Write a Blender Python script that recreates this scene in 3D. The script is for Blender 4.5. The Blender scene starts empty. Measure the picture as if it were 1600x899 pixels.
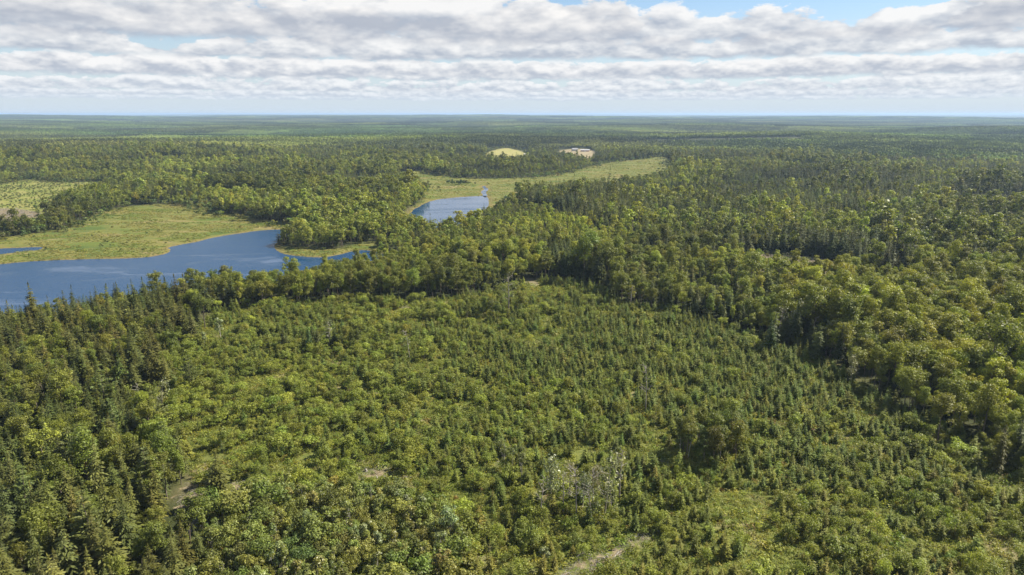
import bpy, math, random
import numpy as np
from mathutils import Vector

S = bpy.context.scene
COL = S.collection
rng = np.random.default_rng(7)
random.seed(7)

# ------------------------------------------------------------------ camera, light, exposure
CZ = 80.0
FPX = 1067.0                      # focal length in photograph pixels (1600 wide)
PITCH = math.atan(271.5 / FPX)
cam_d = bpy.data.cameras.new("camera")
cam = bpy.data.objects.new("camera", cam_d)
COL.objects.link(cam)
cam_d.sensor_width = 36.0
cam_d.lens = 36.0 * FPX / 1600.0
cam_d.clip_start = 1.0
cam_d.clip_end = 150000.0
cam.location = (0, 0, CZ)
cam.rotation_euler = (math.pi / 2 - PITCH, 0, 0)
S.camera = cam

SUN_EL = math.radians(45)
SUN_AZ = math.radians(68)         # clockwise from +Y (the view direction) towards +X
sun_d = bpy.data.lights.new("sun", 'SUN')
sun_d.energy = 4.9
sun_d.angle = math.radians(0.53)
sun_d.color = (1.0, 0.935, 0.81)
sun = bpy.data.objects.new("sun", sun_d)
COL.objects.link(sun)
sdir = Vector((math.sin(SUN_AZ) * math.cos(SUN_EL), math.cos(SUN_AZ) * math.cos(SUN_EL), math.sin(SUN_EL)))
sun.rotation_euler = (-sdir).to_track_quat('-Z', 'Y').to_euler()

S.view_settings.view_transform = 'Standard'
S.view_settings.look = 'None'
S.view_settings.exposure = 1.1
S.view_settings.gamma = 1.0
cy = S.cycles
cy.max_bounces = 5
cy.diffuse_bounces = 2
cy.glossy_bounces = 2
cy.transmission_bounces = 3
cy.transparent_max_bounces = 4
cy.volume_bounces = 0
cy.caustics_reflective = False
cy.caustics_refractive = False


class NT:
    """small helper for building node trees"""
    def __init__(self, tree):
        self.t = tree
        tree.nodes.clear()

    def n(self, kind, **kw):
        nd = self.t.nodes.new(kind)
        for k, v in kw.items():
            setattr(nd, k, v)
        return nd

    def put(self, sock, v):
        if isinstance(v, bpy.types.NodeSocket):
            self.t.links.new(v, sock)
        elif v is not None:
            sock.default_value = v

    def m(self, op, a, b=None, c=None, clamp=False):
        nd = self.n('ShaderNodeMath', operation=op, use_clamp=clamp)
        for i, v in enumerate((a, b, c)):
            self.put(nd.inputs[i], v)
        return nd.outputs[0]

    def v(self, op, a, b=None, s=None):
        nd = self.n('ShaderNodeVectorMath', operation=op)
        self.put(nd.inputs[0], a)
        if b is not None:
            self.put(nd.inputs[1], b)
        if s is not None:
            self.put(nd.inputs['Scale'], s)
        return nd.outputs[0]

    def noise(self, vec, scale, detail=4.0, rough=0.5, dist=0.0):
        nd = self.n('ShaderNodeTexNoise')
        self.put(nd.inputs['Vector'], vec)
        self.put(nd.inputs['Scale'], scale)
        nd.inputs['Detail'].default_value = detail
        nd.inputs['Roughness'].default_value = rough
        nd.inputs['Distortion'].default_value = dist
        return nd.outputs[0]

    def ramp(self, v, lo, hi, a=0.0, b=1.0, smooth=True):
        nd = self.n('ShaderNodeMapRange', interpolation_type='SMOOTHSTEP' if smooth else 'LINEAR')
        self.put(nd.inputs[0], v)
        for i, x in enumerate((lo, hi, a, b)):
            self.put(nd.inputs[1 + i], x)
        return nd.outputs[0]

    def mix(self, f, a, b):
        nd = self.n('ShaderNodeMix', data_type='RGBA')
        self.put(nd.inputs[0], f)
        self.put(nd.inputs[6], a)
        self.put(nd.inputs[7], b)
        return nd.outputs[2]

    def rgb(self, c):
        nd = self.n('ShaderNodeRGB')
        nd.outputs[0].default_value = (*c, 1)
        return nd.outputs[0]


# ---- sky: Nishita air with a broken stratocumulus deck, marched slice by slice
def build_world():
    w = bpy.data.worlds.new("World")
    S.world = w
    w.use_nodes = True
    g = NT(w.node_tree)
    STR = 0.10
    sky = g.n('ShaderNodeTexSky', sky_type='NISHITA')
    sky.sun_disc = False
    sky.sun_elevation = SUN_EL
    sky.sun_rotation = SUN_AZ
    sky.altitude = 100
    sky.air_density = 1.0
    sky.dust_density = 0.15
    sky.ozone_density = 4.0
    tc = g.n('ShaderNodeTexCoord')
    d = tc.outputs['Generated']
    sep = g.n('ShaderNodeSeparateXYZ')
    g.put(sep.inputs[0], d)
    dz = g.m('MAXIMUM', sep.outputs[2], 0.0)
    hor = g.m('SQRT', g.m('ADD', g.m('MULTIPLY', sep.outputs[0], sep.outputs[0]), g.m('MULTIPLY', sep.outputs[1], sep.outputs[1])))
    tel = g.m('DIVIDE', dz, g.m('MAXIMUM', hor, 0.02))       # tangent of the elevation
    dh = g.n('ShaderNodeCombineXYZ')
    g.put(dh.inputs[0], g.m('DIVIDE', sep.outputs[0], g.m('MAXIMUM', hor, 0.02)))
    g.put(dh.inputs[1], g.m('DIVIDE', sep.outputs[1], g.m('MAXIMUM', hor, 0.02)))
    dirn = dh.outputs[0]
    lit = (sdir.x * .16, sdir.y * .16, .15)
    trans, acc = None, None
    D, i = 1.7, 0
    while D < 60:
        base = 1.02 + 0.10 * math.sin(i * 2.4)
        deep = 0.42 + 0.09 * math.sin(i * 1.7 + 1)
        if D > 20:
            base -= (D - 20) * 0.0080                        # the earth curves away
        z = g.m('MULTIPLY', tel, D)
        p = g.v('SCALE', dirn, s=D)
        zz = g.n('ShaderNodeCombineXYZ')
        g.put(zz.inputs[2], z)
        p3 = g.v('ADD', g.v('ADD', p, zz.outputs[0]), (CLX, CLY, i * 0.35))
        v = g.m('DIVIDE', g.m('SUBTRACT', z, base), deep)
        n1 = g.noise(g.v('MULTIPLY', p3, (1, 1, 2.3)), 1.25, 7.0, 0.60)
        n2 = g.noise(g.v('MULTIPLY', g.v('ADD', p3, lit), (1, 1, 2.3)), 1.25, 3.0, 0.60)
        cov = g.noise(g.v('ADD', p, (BRX, BRY, i * 0.2)), 0.26, 2.0, 0.5)
        gap = 0.0
        gp = g.n('ShaderNodeVectorMath', operation='DISTANCE')
        g.put(gp.inputs[0], p)
        gp.inputs[1].default_value = GAP
        gap = g.ramp(gp.outputs['Value'], 1.2, 2.6, 0.50, 0.0)
        thr = g.m('MULTIPLY_ADD', cov, -0.75, COVER + 0.375 + (0.17 if D < 4.6 else 0.0))
        thr = g.m('ADD', thr, gap)
        thr = g.m('MULTIPLY_ADD', g.m('MULTIPLY', v, v), 0.24, thr)
        e = g.m('SUBTRACT', n1, thr)
        a = g.ramp(e, 0.0, 0.075)
        a = g.m('MULTIPLY', a, g.ramp(g.m('MULTIPLY_ADD', g.m('SUBTRACT', n1, 0.5), 0.9, v), -0.16, 0.16))
        a = g.m('MULTIPLY', a, g.ramp(v, 1.5, 1.0, 0.0, 0.93))
        relief = g.m('MULTIPLY', g.m('SUBTRACT', n1, n2), 2.8)
        sh = g.m('ADD', g.m('MULTIPLY_ADD', v, 0.90, 0.12), relief, clamp=True)
        c = g.mix(sh, (0.215, 0.236, 0.275, 1), (0.458, 0.450, 0.442, 1))
        veil = min(.6, max(0.0, (D - 9) / 80))
        c = g.mix(veil, c, (0.36, 0.41, 0.47, 1))
        if trans is None:
            acc = g.v('SCALE', c, s=a)
            trans = g.m('SUBTRACT', 1.0, a)
        else:
            acc = g.v('ADD', acc, g.v('SCALE', c, s=g.m('MULTIPLY', trans, a)))
            trans = g.m('MULTIPLY', trans, g.m('SUBTRACT', 1.0, a))
        D *= 1.27
        i += 1
    air = g.v('SCALE', sky.outputs[0], s=STR * SKYK)
    air = g.mix(g.ramp(dz, 0.0, 0.16, 0.92, 0.0, smooth=False), air, (0.300, 0.346, 0.392, 1))
    col = g.v('ADD', g.v('SCALE', air, s=trans), acc)
    # the deck fades into pale air towards the horizon
    far = g.m('POWER', g.ramp(dz, 0.0, 0.040, 1.0, 0.0, smooth=False), 1.6)
    col = g.mix(g.m('MULTIPLY', far, 0.85), col, (0.302, 0.345, 0.388, 1))
    bg = g.n('ShaderNodeBackground')
    g.put(bg.inputs[0], g.v('SCALE', col, s=1.0 / STR))
    bg.inputs[1].default_value = STR
    out = g.n('ShaderNodeOutputWorld')
    g.put(out.inputs[0], bg.outputs[0])
    w.cycles.sampling_method = 'MANUAL'
    w.cycles.sample_map_resolution = 512


CLX, CLY, BRX, BRY = 4.0, 9.0, 2.0, 5.0
GAP = (3.5, 8.9, 0.0)             # km: where the deck has parted
COVER = 0.195
SKYK = 0.62
build_world()


# ------------------------------------------------------------------ from photograph pixels to the ground
CP, SP = math.cos(PITCH), math.sin(PITCH)


def at(px, py, z=0.0):
    x = (px - 800.0) / FPX
    y = (449.5 - py) / FPX
    dx, dy, dz = x, CP + y * SP, -SP + y * CP
    t = (z - CZ) / dz
    return (dx * t, dy * t)


def poly(pts, z=0.0):
    return np.array([at(px, py, z) for px, py in pts])


def project(x, y, z):
    """world -> photograph pixels (used to choose which trees show largest)"""
    f = y * CP - (z - CZ) * SP
    u = y * SP + (z - CZ) * CP
    f = np.maximum(f, 1e-3)
    return 800 + FPX * x / f, 449.5 - FPX * u / f, f


def inside(P, x, y):
    r = np.zeros(x.shape, bool)
    n = len(P)
    for i in range(n):
        x0, y0 = P[i]
        x1, y1 = P[(i + 1) % n]
        c = (y0 > y) != (y1 > y)
        with np.errstate(divide='ignore', invalid='ignore'):
            r ^= c & (x < (x1 - x0) * (y - y0) / (y1 - y0 + 1e-12) + x0)
    return r


def sdist(P, x, y):
    """signed distance to a polygon, negative inside"""
    d2 = np.full(x.shape, 1e18)
    n = len(P)
    for i in range(n):
        a, b = P[i], P[(i + 1) % n]
        ex, ey = b - a
        wx, wy = x - a[0], y - a[1]
        t = np.clip((wx * ex + wy * ey) / (ex * ex + ey * ey + 1e-9), 0, 1)
        d2 = np.minimum(d2, (wx - ex * t) ** 2 + (wy - ey * t) ** 2)
    d = np.sqrt(d2)
    return np.where(inside(P, x, y), -d, d)


def smooth_poly(P, n=2):
    for _ in range(n):
        Q = np.empty((len(P) * 2, 2))
        R = np.roll(P, -1, 0)
        Q[0::2] = P * .75 + R * .25
        Q[1::2] = P * .25 + R * .75
        P = Q
    return P


def _hash(ix, iy, seed):
    h = (ix.astype(np.int64) * 374761393 + iy.astype(np.int64) * 668265263 + seed * 1442695041) & 0xFFFFFFFF
    h = ((h ^ (h >> 13)) * 1274126177) & 0xFFFFFFFF
    return ((h ^ (h >> 16)) & 0xFFFFFF) / float(0xFFFFFF)


def vnoise(x, y, seed=0, octaves=3):
    s, amp, tot = 0.0, 1.0, 0.0
    for o in range(octaves):
        ix, iy = np.floor(x), np.floor(y)
        fx, fy = x - ix, y - iy
        fx, fy = fx * fx * fx * (fx * (fx * 6 - 15) + 10), fy * fy * fy * (fy * (fy * 6 - 15) + 10)
        a, b = _hash(ix, iy, seed + o), _hash(ix + 1, iy, seed + o)
        c, e = _hash(ix, iy + 1, seed + o), _hash(ix + 1, iy + 1, seed + o)
        s = s + amp * ((a + (b - a) * fx) * (1 - fy) + (c + (e - c) * fx) * fy)
        tot += amp
        amp *= 0.5
        x, y = x * 2.03 + 17.3, y * 2.03 + 5.7
    return s / tot


WZ = -1.2
LAKE = smooth_poly(poly([(-60, 419), (0, 413), (60, 408), (140, 405), (215, 404), (250, 400), (272, 391), (256, 387), (300, 380),
                         (340, 370), (400, 361), (440, 358), (455, 362), (446, 372), (430, 380), (426, 388), (440, 397), (465, 401),
                         (500, 403), (530, 399), (552, 392), (575, 391), (600, 396), (606, 404), (560, 411), (500, 426), (430, 443), (300, 460),
                         (130, 490), (0, 510), (-100, 530), (-320, 580), (-420, 500), (-300, 440)], WZ))
POND = smooth_poly(poly([(-160, 394), (-60, 391), (0, 389), (40, 387), (68, 386), (62, 391), (30, 394), (0, 398), (-60, 403), (-160, 410)], WZ))
TARN = smooth_poly(poly([(632, 345), (640, 334), (655, 322), (680, 312), (720, 308), (757, 306), (764, 310), (762, 327), (730, 347), (690, 360), (650, 354)], WZ))
STREAM = smooth_poly(poly([(751, 290), (756, 290), (764, 296), (758, 301), (763, 308), (756, 309), (751, 300), (757, 296)], WZ), 1)
CREEK = smooth_poly(poly([(928, 262), (938, 265), (950, 268), (962, 271), (958, 274), (945, 271), (930, 267)], WZ), 1)
WATERS = [LAKE, POND, TARN, STREAM]
MEADOW = smooth_poly(poly([(-160, 378), (0, 371), (80, 361), (130, 346), (160, 329), (200, 322), (260, 318), (320, 322), (330, 331), (400, 339),
                           (430, 346), (475, 352), (462, 362), (440, 366), (432, 385), (300, 410), (0, 440), (-160, 450)]))
SPIT = smooth_poly(poly([(420, 384), (445, 386), (480, 388), (530, 389), (556, 381), (592, 375), (584, 384), (604, 391), (640, 397), (625, 406),
                         (560, 403), (500, 408), (440, 404)]))
MARSH = smooth_poly(poly([(618, 268), (665, 267), (690, 275), (740, 279), (830, 278), (880, 271), (930, 257), (960, 252), (1000, 249), (1045, 242),
                          (1055, 270), (1000, 284), (960, 290), (860, 299), (800, 314), (764, 338), (735, 352), (690, 366), (640, 357), (622, 346),
                          (640, 328), (660, 312), (662, 296), (645, 284), (618, 273)]))
FIELD = smooth_poly(poly([(752, 243), (764, 235), (790, 231), (816, 234), (832, 243), (828, 251), (790, 254), (760, 252)]))
YARD = smooth_poly(poly([(866, 234), (900, 231), (930, 233), (932, 243), (926, 253), (908, 253), (900, 246), (886, 243), (870, 241)]))
LANE = smooth_poly(poly([(842, 246), (882, 247), (888, 258), (856, 258)]))
CUTOVER = smooth_poly(poly([(-160, 305), (0, 285), (50, 277), (90, 284), (170, 281), (178, 291), (150, 305), (110, 311), (90, 322), (84, 346),
                            (40, 357), (0, 363), (-160, 378)]))
SOIL = smooth_poly(poly([(-120, 324), (0, 326), (45, 329), (78, 335), (50, 341), (0, 347), (-120, 352)]))
CLEARING = smooth_poly(poly([(272, 545), (310, 508), (345, 482), (420, 470), (520, 467), (620, 470), (700, 466), (760, 456), (830, 442), (870, 430),
                             (915, 442), (960, 466), (1040, 486), (1110, 502), (1200, 526), (1285, 548), (1310, 578), (1360, 612), (1420, 642),
                             (1500, 692), (1600, 742), (1760, 815), (1900, 1100), (300, 1100), (290, 900), (305, 830), (305, 760), (278, 680),
                             (262, 600)]))
THICKET = smooth_poly(poly([(300, 800), (420, 775), (540, 765), (660, 790), (740, 830), (720, 899), (650, 1100), (230, 1100)]))
OPENING = smooth_poly(poly([(640, 840), (780, 800), (960, 790), (1100, 800), (1250, 830), (1400, 1000), (700, 1100)]))
HARDWOOD = smooth_poly(poly([(1050, 418), (1150, 408), (1300, 402), (1450, 418), (1800, 440), (1900, 760), (1600, 700), (1500, 650), (1400, 590),
                             (1340, 520), (1310, 470), (1150, 440)]))
SLASH = smooth_poly(poly([(1160, 393), (1230, 397), (1300, 406), (1325, 415), (1312, 438), (1235, 434), (1165, 420)]))
TRACK_OPEN = smooth_poly(poly([(818, 432), (838, 436), (850, 448), (842, 466), (824, 462)]))
TRACK = smooth_poly(poly([(820, 433), (836, 437), (846, 446), (832, 449), (824, 441)]))
BARE = [smooth_poly(poly(p)) for p in (
    [(280, 765), (305, 750), (330, 775), (326, 810), (304, 836), (280, 815)],
    [(340, 755), (385, 750), (392, 772), (360, 780)],
    [(850, 900), (930, 870), (985, 842), (1030, 826), (1034, 834), (975, 866), (890, 912)],
    [(625, 478), (650, 477), (650, 482), (626, 482)],
    [(770, 720), (785, 718), (786, 728), (772, 730)],
    [(560, 735), (610, 730), (620, 745), (570, 752)])]
TALL = [smooth_poly(poly(p)) for p in (
    [(790, 292), (900, 285), (1000, 300), (1025, 348), (990, 364), (930, 354), (870, 332), (795, 320)],
    [(830, 408), (900, 402), (980, 422), (1015, 452), (960, 462), (890, 448)],
    [(1175, 384), (1250, 378), (1400, 392), (1440, 432), (1345, 427), (1300, 404), (1230, 395)],
    [(1190, 490), (1260, 485), (1330, 520), (1345, 560), (1300, 545), (1230, 528)])]
LOW = [smooth_poly(poly(p)) for p in (
    [(765, 334), (870, 340), (930, 362), (1000, 372), (1030, 392), (900, 402), (790, 385)],
    [(1010, 452), (1100, 470), (1180, 498), (1150, 470), (1060, 440)],
    [(1345, 428), (1440, 434), (1450, 470), (1330, 460)])]
RIDGE_C = at(1040, 305)
FLATS = [LAKE, MEADOW, MARSH, CLEARING]


def height(x, y):
    r = np.hypot(x, y)
    far = np.clip((r - 350) / 1500, 0, 1)
    for P in FLATS:
        lo, hi = P.min(0) - 400, P.max(0) + 400
        k = (x > lo[0]) & (x < hi[0]) & (y > lo[1]) & (y < hi[1])
        if k.any():
            d = sdist(P, x[k], y[k])
            far[k] *= np.clip(d / 350, 0, 1)
    h = far * (vnoise(x / 1100 + 3, y / 700, 11, 3) - 0.42) * 44
    far2 = np.clip((r - 1700) / 5500, 0, 1)
    h = h + far2 * (vnoise(x / 5200, y / 2600, 23, 3) - 0.40) * 120
    far3 = np.clip((r - 14000) / 14000, 0, 1)
    h = h + far3 * (vnoise(x / 11000 + 9, y / 7000, 37, 2) - 0.45) * 80
    h = np.minimum(h, 68)
    h = h + 1.3 * (vnoise(x / 45, y / 45, 5, 2) - 0.5) * np.clip((r - 60) / 60, 0, 1)
    h = h + 2 * np.exp(-(((x - RIDGE_C[0]) / 190) ** 2 + ((y - RIDGE_C[1]) / 170) ** 2))
    for P in (MEADOW, SPIT, MARSH):
        lo, hi = P.min(0) - 40, P.max(0) + 40
        k = (x > lo[0]) & (x < hi[0]) & (y > lo[1]) & (y < hi[1])
        if k.any():
            d = sdist(P, x[k], y[k])
            w = np.clip(0.5 - d / 25, 0, 1)
            h[k] = h[k] * (1 - w) + (WZ + 0.30 + 0.25 * vnoise(x[k] / 14, y[k] / 14, 8, 2)) * w
    for P in WATERS:
        lo, hi = P.min(0) - 40, P.max(0) + 40
        k = (x > lo[0]) & (x < hi[0]) & (y > lo[1]) & (y < hi[1])
        if k.any():
            d = sdist(P, x[k], y[k]) + 2.0 * (vnoise(x[k] / 7, y[k] / 7, 3, 2) - 0.5) * (P is not STREAM)
            bank = WZ + np.where(d > 0, 0.14 * d, 0.18 * np.maximum(d, -12))
            h[k] = np.where(d > 0, np.minimum(h[k], bank), bank)
    return h


# ------------------------------------------------------------------ materials
def mat(name):
    m = bpy.data.materials.new(name)
    m.use_nodes = True
    g = NT(m.node_tree)
    return m, g


def finish(g, shader):
    o = g.n('ShaderNodeOutputMaterial')
    g.put(o.inputs[0], shader)


def leaf_material(name, trans=0.34, spread=0.42, spec=0.25, rough=0.5):
    m, g = mat(name)
    a = g.n('ShaderNodeAttribute', attribute_type='INSTANCER', attribute_name='tint')
    lv = g.n('ShaderNodeAttribute', attribute_type='GEOMETRY', attribute_name='leafvar')
    k = g.m('MULTIPLY_ADD', lv.outputs['Fac'], spread * 2, 1.0 - spread)
    c = g.v('SCALE', a.outputs['Vector'], s=k)
    warm = g.v('MULTIPLY', c, (1.14, 1.06, 0.80))
    c = g.mix(g.m('FRACT', g.m('MULTIPLY', lv.outputs['Fac'], 7.3)), c, warm)
    p = g.n('ShaderNodeBsdfPrincipled')
    g.put(p.inputs['Base Color'], c)
    p.inputs['Roughness'].default_value = rough
    p.inputs['Specular IOR Level'].default_value = spec
    t = g.n('ShaderNodeBsdfTranslucent')
    g.put(t.inputs[0], g.v('MULTIPLY', c, (1.35, 1.35, 0.6)))
    mx = g.n('ShaderNodeMixShader')
    mx.inputs[0].default_value = trans
    g.put(mx.inputs[1], p.outputs[0])
    g.put(mx.inputs[2], t.outputs[0])
    finish(g, mx.outputs[0])
    return m


def bark_material(name, c1, c2, scale=3.0):
    m, g = mat(name)
    tc = g.n('ShaderNodeTexCoord')
    nz = g.noise(g.v('MULTIPLY', tc.outputs['Object'], (1, 1, 0.35)), scale, 4)
    p = g.n('ShaderNodeBsdfPrincipled')
    g.put(p.inputs['Base Color'], g.mix(g.ramp(nz, 0.38, 0.62), (*c1, 1), (*c2, 1)))
    p.inputs['Roughness'].default_value = 0.9
    finish(g, p.outputs[0])
    return m


def plain(name, c1, c2, scale=0.6, rough=0.7):
    return bark_like(name, c1, c2, scale, rough)


def bark_like(name, c1, c2, scale, rough):
    m, g = mat(name)
    tc = g.n('ShaderNodeTexCoord')
    nz = g.noise(tc.outputs['Object'], scale, 4)
    p = g.n('ShaderNodeBsdfPrincipled')
    g.put(p.inputs['Base Color'], g.mix(g.ramp(nz, 0.35, 0.65), (*c1, 1), (*c2, 1)))
    p.inputs['Roughness'].default_value = rough
    finish(g, p.outputs[0])
    return m


M_LEAF = leaf_material("leaf_broad")
M_NEEDLE = leaf_material("leaf_needle", trans=0.16, spread=0.34, spec=0.18, rough=0.6)
M_SILVER = leaf_material("leaf_silver", trans=0.25, spread=0.5, spec=0.4, rough=0.4)
M_BARK = bark_material("bark_brown", (0.10, 0.075, 0.055), (0.19, 0.155, 0.12))
M_PALE = bark_material("bark_pale", (0.30, 0.27, 0.23), (0.52, 0.49, 0.44))
M_DEAD = bark_material("dead_wood", (0.17, 0.148, 0.12), (0.32, 0.29, 0.245))


def ground_material():
    m, g = mat("ground_cover")
    tc = g.n('ShaderNodeTexCoord')
    P = tc.outputs['Object']
    z1 = g.n('ShaderNodeAttribute', attribute_type='GEOMETRY', attribute_name='zone_a')   # clearing, meadow, field
    z2 = g.n('ShaderNodeAttribute', attribute_type='GEOMETRY', attribute_name='zone_b')   # bare soil, yard, cutover
    z3 = g.n('ShaderNodeAttribute', attribute_type='GEOMETRY', attribute_name='zone_c')   # shore, open forest, -
    s1, s2, s3 = (g.n('ShaderNodeSeparateColor') for _ in range(3))
    for s, z in ((s1, z1), (s2, z2), (s3, z3)):
        g.put(s.inputs[0], z.outputs['Color'])
    n_big = g.noise(P, 0.006, 4)
    n_mid = g.noise(P, 0.06, 5, 0.6)
    n_fine = g.noise(P, 0.6, 5, 0.65)
    stretched = g.noise(g.v('MULTIPLY', P, (1, 2.4, 1)), 0.028, 6, 0.62)
    # woodland floor, and the closed canopy beyond the planted trees
    floor = g.mix(g.ramp(n_mid, 0.35, 0.65), (0.030, 0.038, 0.014, 1), (0.060, 0.062, 0.024, 1))
    canopy = g.mix(g.ramp(n_big, 0.38, 0.62), (0.034, 0.048, 0.020, 1), (0.066, 0.086, 0.028, 1))
    c = g.mix(s3.outputs[1], floor, canopy)
    # clearing: grass, fern and bramble with dead-grass patches
    gr = g.mix(g.ramp(n_fine, 0.3, 0.7), (0.075, 0.098, 0.022, 1), (0.16, 0.165, 0.042, 1))
    gr = g.mix(g.ramp(n_mid, 0.54, 0.68), gr, (0.21, 0.175, 0.095, 1))
    c = g.mix(s1.outputs[0], c, gr)
    # sedge meadow
    patch = g.noise(g.v('MULTIPLY', P, (1, 2.0, 1)), 0.017, 7, 0.68, 0.8)
    me = g.mix(g.ramp(stretched, 0.38, 0.58), (0.100, 0.130, 0.024, 1), (0.160, 0.150, 0.040, 1))
    me = g.mix(g.ramp(patch, 0.54, 0.64), me, (0.205, 0.165, 0.068, 1))
    me = g.mix(g.ramp(patch, 0.46, 0.36), me, (0.070, 0.105, 0.022, 1))
    me = g.mix(g.ramp(n_fine, 0.48, 0.72, 0.0, 0.75), me, (0.075, 0.090, 0.030, 1))
    c = g.mix(s1.outputs[1], c, me)
    fl = g.mix(g.ramp(n_mid, 0.35, 0.65), (0.24, 0.24, 0.075, 1), (0.30, 0.26, 0.10, 1))
    c = g.mix(s1.outputs[2], c, fl)
    cu = g.mix(g.ramp(n_mid, 0.40, 0.62), (0.150, 0.172, 0.034, 1), (0.22, 0.205, 0.060, 1))
    cu = g.mix(g.ramp(n_fine, 0.55, 0.75), cu, (0.22, 0.19, 0.15, 1))
    c = g.mix(s2.outputs[2], c, cu)
    so = g.mix(g.ramp(n_fine, 0.35, 0.65), (0.145, 0.112, 0.060, 1), (0.255, 0.208, 0.128, 1))
    edge = g.ramp(g.m('ADD', s2.outputs[0], g.m('MULTIPLY', g.m('SUBTRACT', g.noise(P, 0.35, 5, 0.65), 0.5), 2.6)), 0.45, 0.75)
    c = g.mix(edge, c, so)
    ya = g.mix(g.ramp(n_mid, 0.4, 0.6), (0.19, 0.165, 0.085, 1), (0.31, 0.245, 0.155, 1))
    c = g.mix(s2.outputs[1], c, ya)
    sh = g.mix(g.ramp(n_fine, 0.4, 0.6), (0.20, 0.16, 0.05, 1), (0.13, 0.10, 0.045, 1))
    c = g.mix(s3.outputs[0], c, sh)
    b = g.n('ShaderNodeBump')
    b.inputs['Strength'].default_value = 0.6
    b.inputs['Distance'].default_value = 0.5
    g.put(b.inputs['Height'], g.noise(P, 1.1, 5, 0.65))
    p = g.n('ShaderNodeBsdfPrincipled')
    g.put(p.inputs['Base Color'], c)
    g.put(p.inputs['Normal'], b.outputs[0])
    p.inputs['Roughness'].default_value = 0.95
    p.inputs['Specular IOR Level'].default_value = 0.1
    finish(g, p.outputs[0])
    return m


def water_material(name, lo, hi):
    m, g = mat(name)
    tc = g.n('ShaderNodeTexCoord')
    P = tc.outputs['Object']
    warp = g.noise(P, 0.02, 3)
    gust = g.noise(g.v('ADD', g.v('MULTIPLY', P, (0.010, 0.034, 1)), g.v('SCALE', (1, 1, 0), s=warp)), 1.0, 6, 0.66, 0.5)
    lull = g.ramp(gust, lo, hi)
    wav = g.noise(g.v('MULTIPLY', P, (0.8, 1.5, 1)), 0.55, 5, 0.62)
    b = g.n('ShaderNodeBump')
    g.put(b.inputs['Strength'], g.m('MULTIPLY_ADD', lull, -0.90, 0.95))
    b.inputs['Distance'].default_value = 0.55
    g.put(b.inputs['Height'], wav)
    p = g.n('ShaderNodeBsdfPrincipled')
    p.inputs['Base Color'].default_value = (0.008, 0.048, 0.120, 1)
    g.put(p.inputs['Roughness'], g.m('MULTIPLY_ADD', lull, -0.16, 0.22))
    p.inputs['IOR'].default_value = 1.333
    g.put(p.inputs['Normal'], b.outputs[0])
    finish(g, p.outputs[0])
    return m


def build_haze():
    m = bpy.data.materials.new("air")
    m.use_nodes = True
    g = NT(m.node_tree)
    v = g.n('ShaderNodeVolumePrincipled')
    v.inputs['Color'].default_value = (0.52, 0.72, 1.0, 1)
    v.inputs['Density'].default_value = HAZE
    v.inputs['Anisotropy'].default_value = 0.1
    o = g.n('ShaderNodeOutputMaterial')
    g.put(o.inputs['Volume'], v.outputs[0])
    a, z0, z1 = 60000.0, -60.0, 97.0
    vs = [(x, y, z) for z in (z0, z1) for x, y in ((-a, -a), (a, -a), (a, a), (-a, a))]
    fs = [(3, 2, 1, 0), (4, 5, 6, 7), (0, 1, 5, 4), (1, 2, 6, 5), (2, 3, 7, 6), (3, 0, 4, 7)]
    me = bpy.data.meshes.new("haze")
    me.from_pydata(vs, [], fs)
    me.materials.append(m)
    ob = bpy.data.objects.new("haze", me)
    COL.objects.link(ob)
    ob['kind'] = 'stuff'


HAZE = 7.0e-5
build_haze()


# ------------------------------------------------------------------ mesh helpers
def np_mesh(name, verts, faces4=None, faces3=None, mats=(), leafvar=None, mat_index=None, smooth=False):
    me = bpy.data.meshes.new(name)
    verts = np.asarray(verts, np.float32)
    n4 = 0 if faces4 is None else len(faces4)
    n3 = 0 if faces3 is None else len(faces3)
    loops = np.concatenate([np.asarray(f, np.int32).ravel() for f in (faces4, faces3) if f is not None and len(f)])
    tot = np.concatenate([np.full(n4, 4, np.int32), np.full(n3, 3, np.int32)])
    start = np.concatenate([[0], np.cumsum(tot)[:-1]]).astype(np.int32)
    me.vertices.add(len(verts))
    me.vertices.foreach_set('co', verts.ravel())
    me.loops.add(len(loops))
    me.loops.foreach_set('vertex_index', loops)
    me.polygons.add(n4 + n3)
    me.polygons.foreach_set('loop_start', start)
    me.polygons.foreach_set('loop_total', tot)
    if mat_index is not None:
        me.polygons.foreach_set('material_index', np.asarray(mat_index, np.int32))
    for m in mats:
        me.materials.append(m)
    me.update(calc_edges=True)
    if leafvar is not None:
        a = me.attributes.new('leafvar', 'FLOAT', 'FACE')
        a.data.foreach_set('value', np.asarray(leafvar, np.float32))
    if smooth:
        me.shade_smooth()
    return me


class Cards:
    """leaf-sized diamond faces gathered into one crown"""
    def __init__(self):
        self.c, self.u, self.v, self.k = [], [], [], []

    def add(self, c, u, v, k=None):
        self.c.append(c)
        self.u.append(u)
        self.v.append(v)
        self.k.append(rng.random(len(c)) if k is None else k)

    def arrays(self):
        c, u, v = (np.concatenate(a) for a in (self.c, self.u, self.v))
        n = len(c)
        w = np.empty((n, 4, 3))
        bend = np.cross(u, v)
        bend /= (np.linalg.norm(bend, axis=1, keepdims=True) + 1e-9)
        bend *= np.linalg.norm(v, axis=1, keepdims=True) * 0.25
        w[:, 0] = c - u
        w[:, 1] = c + v + bend - u * 0.15
        w[:, 2] = c + u * 1.0
        w[:, 3] = c - v + bend + u * 0.2
        f = np.arange(n * 4).reshape(n, 4)
        return w.reshape(-1, 3), f, np.concatenate(self.k)


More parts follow.
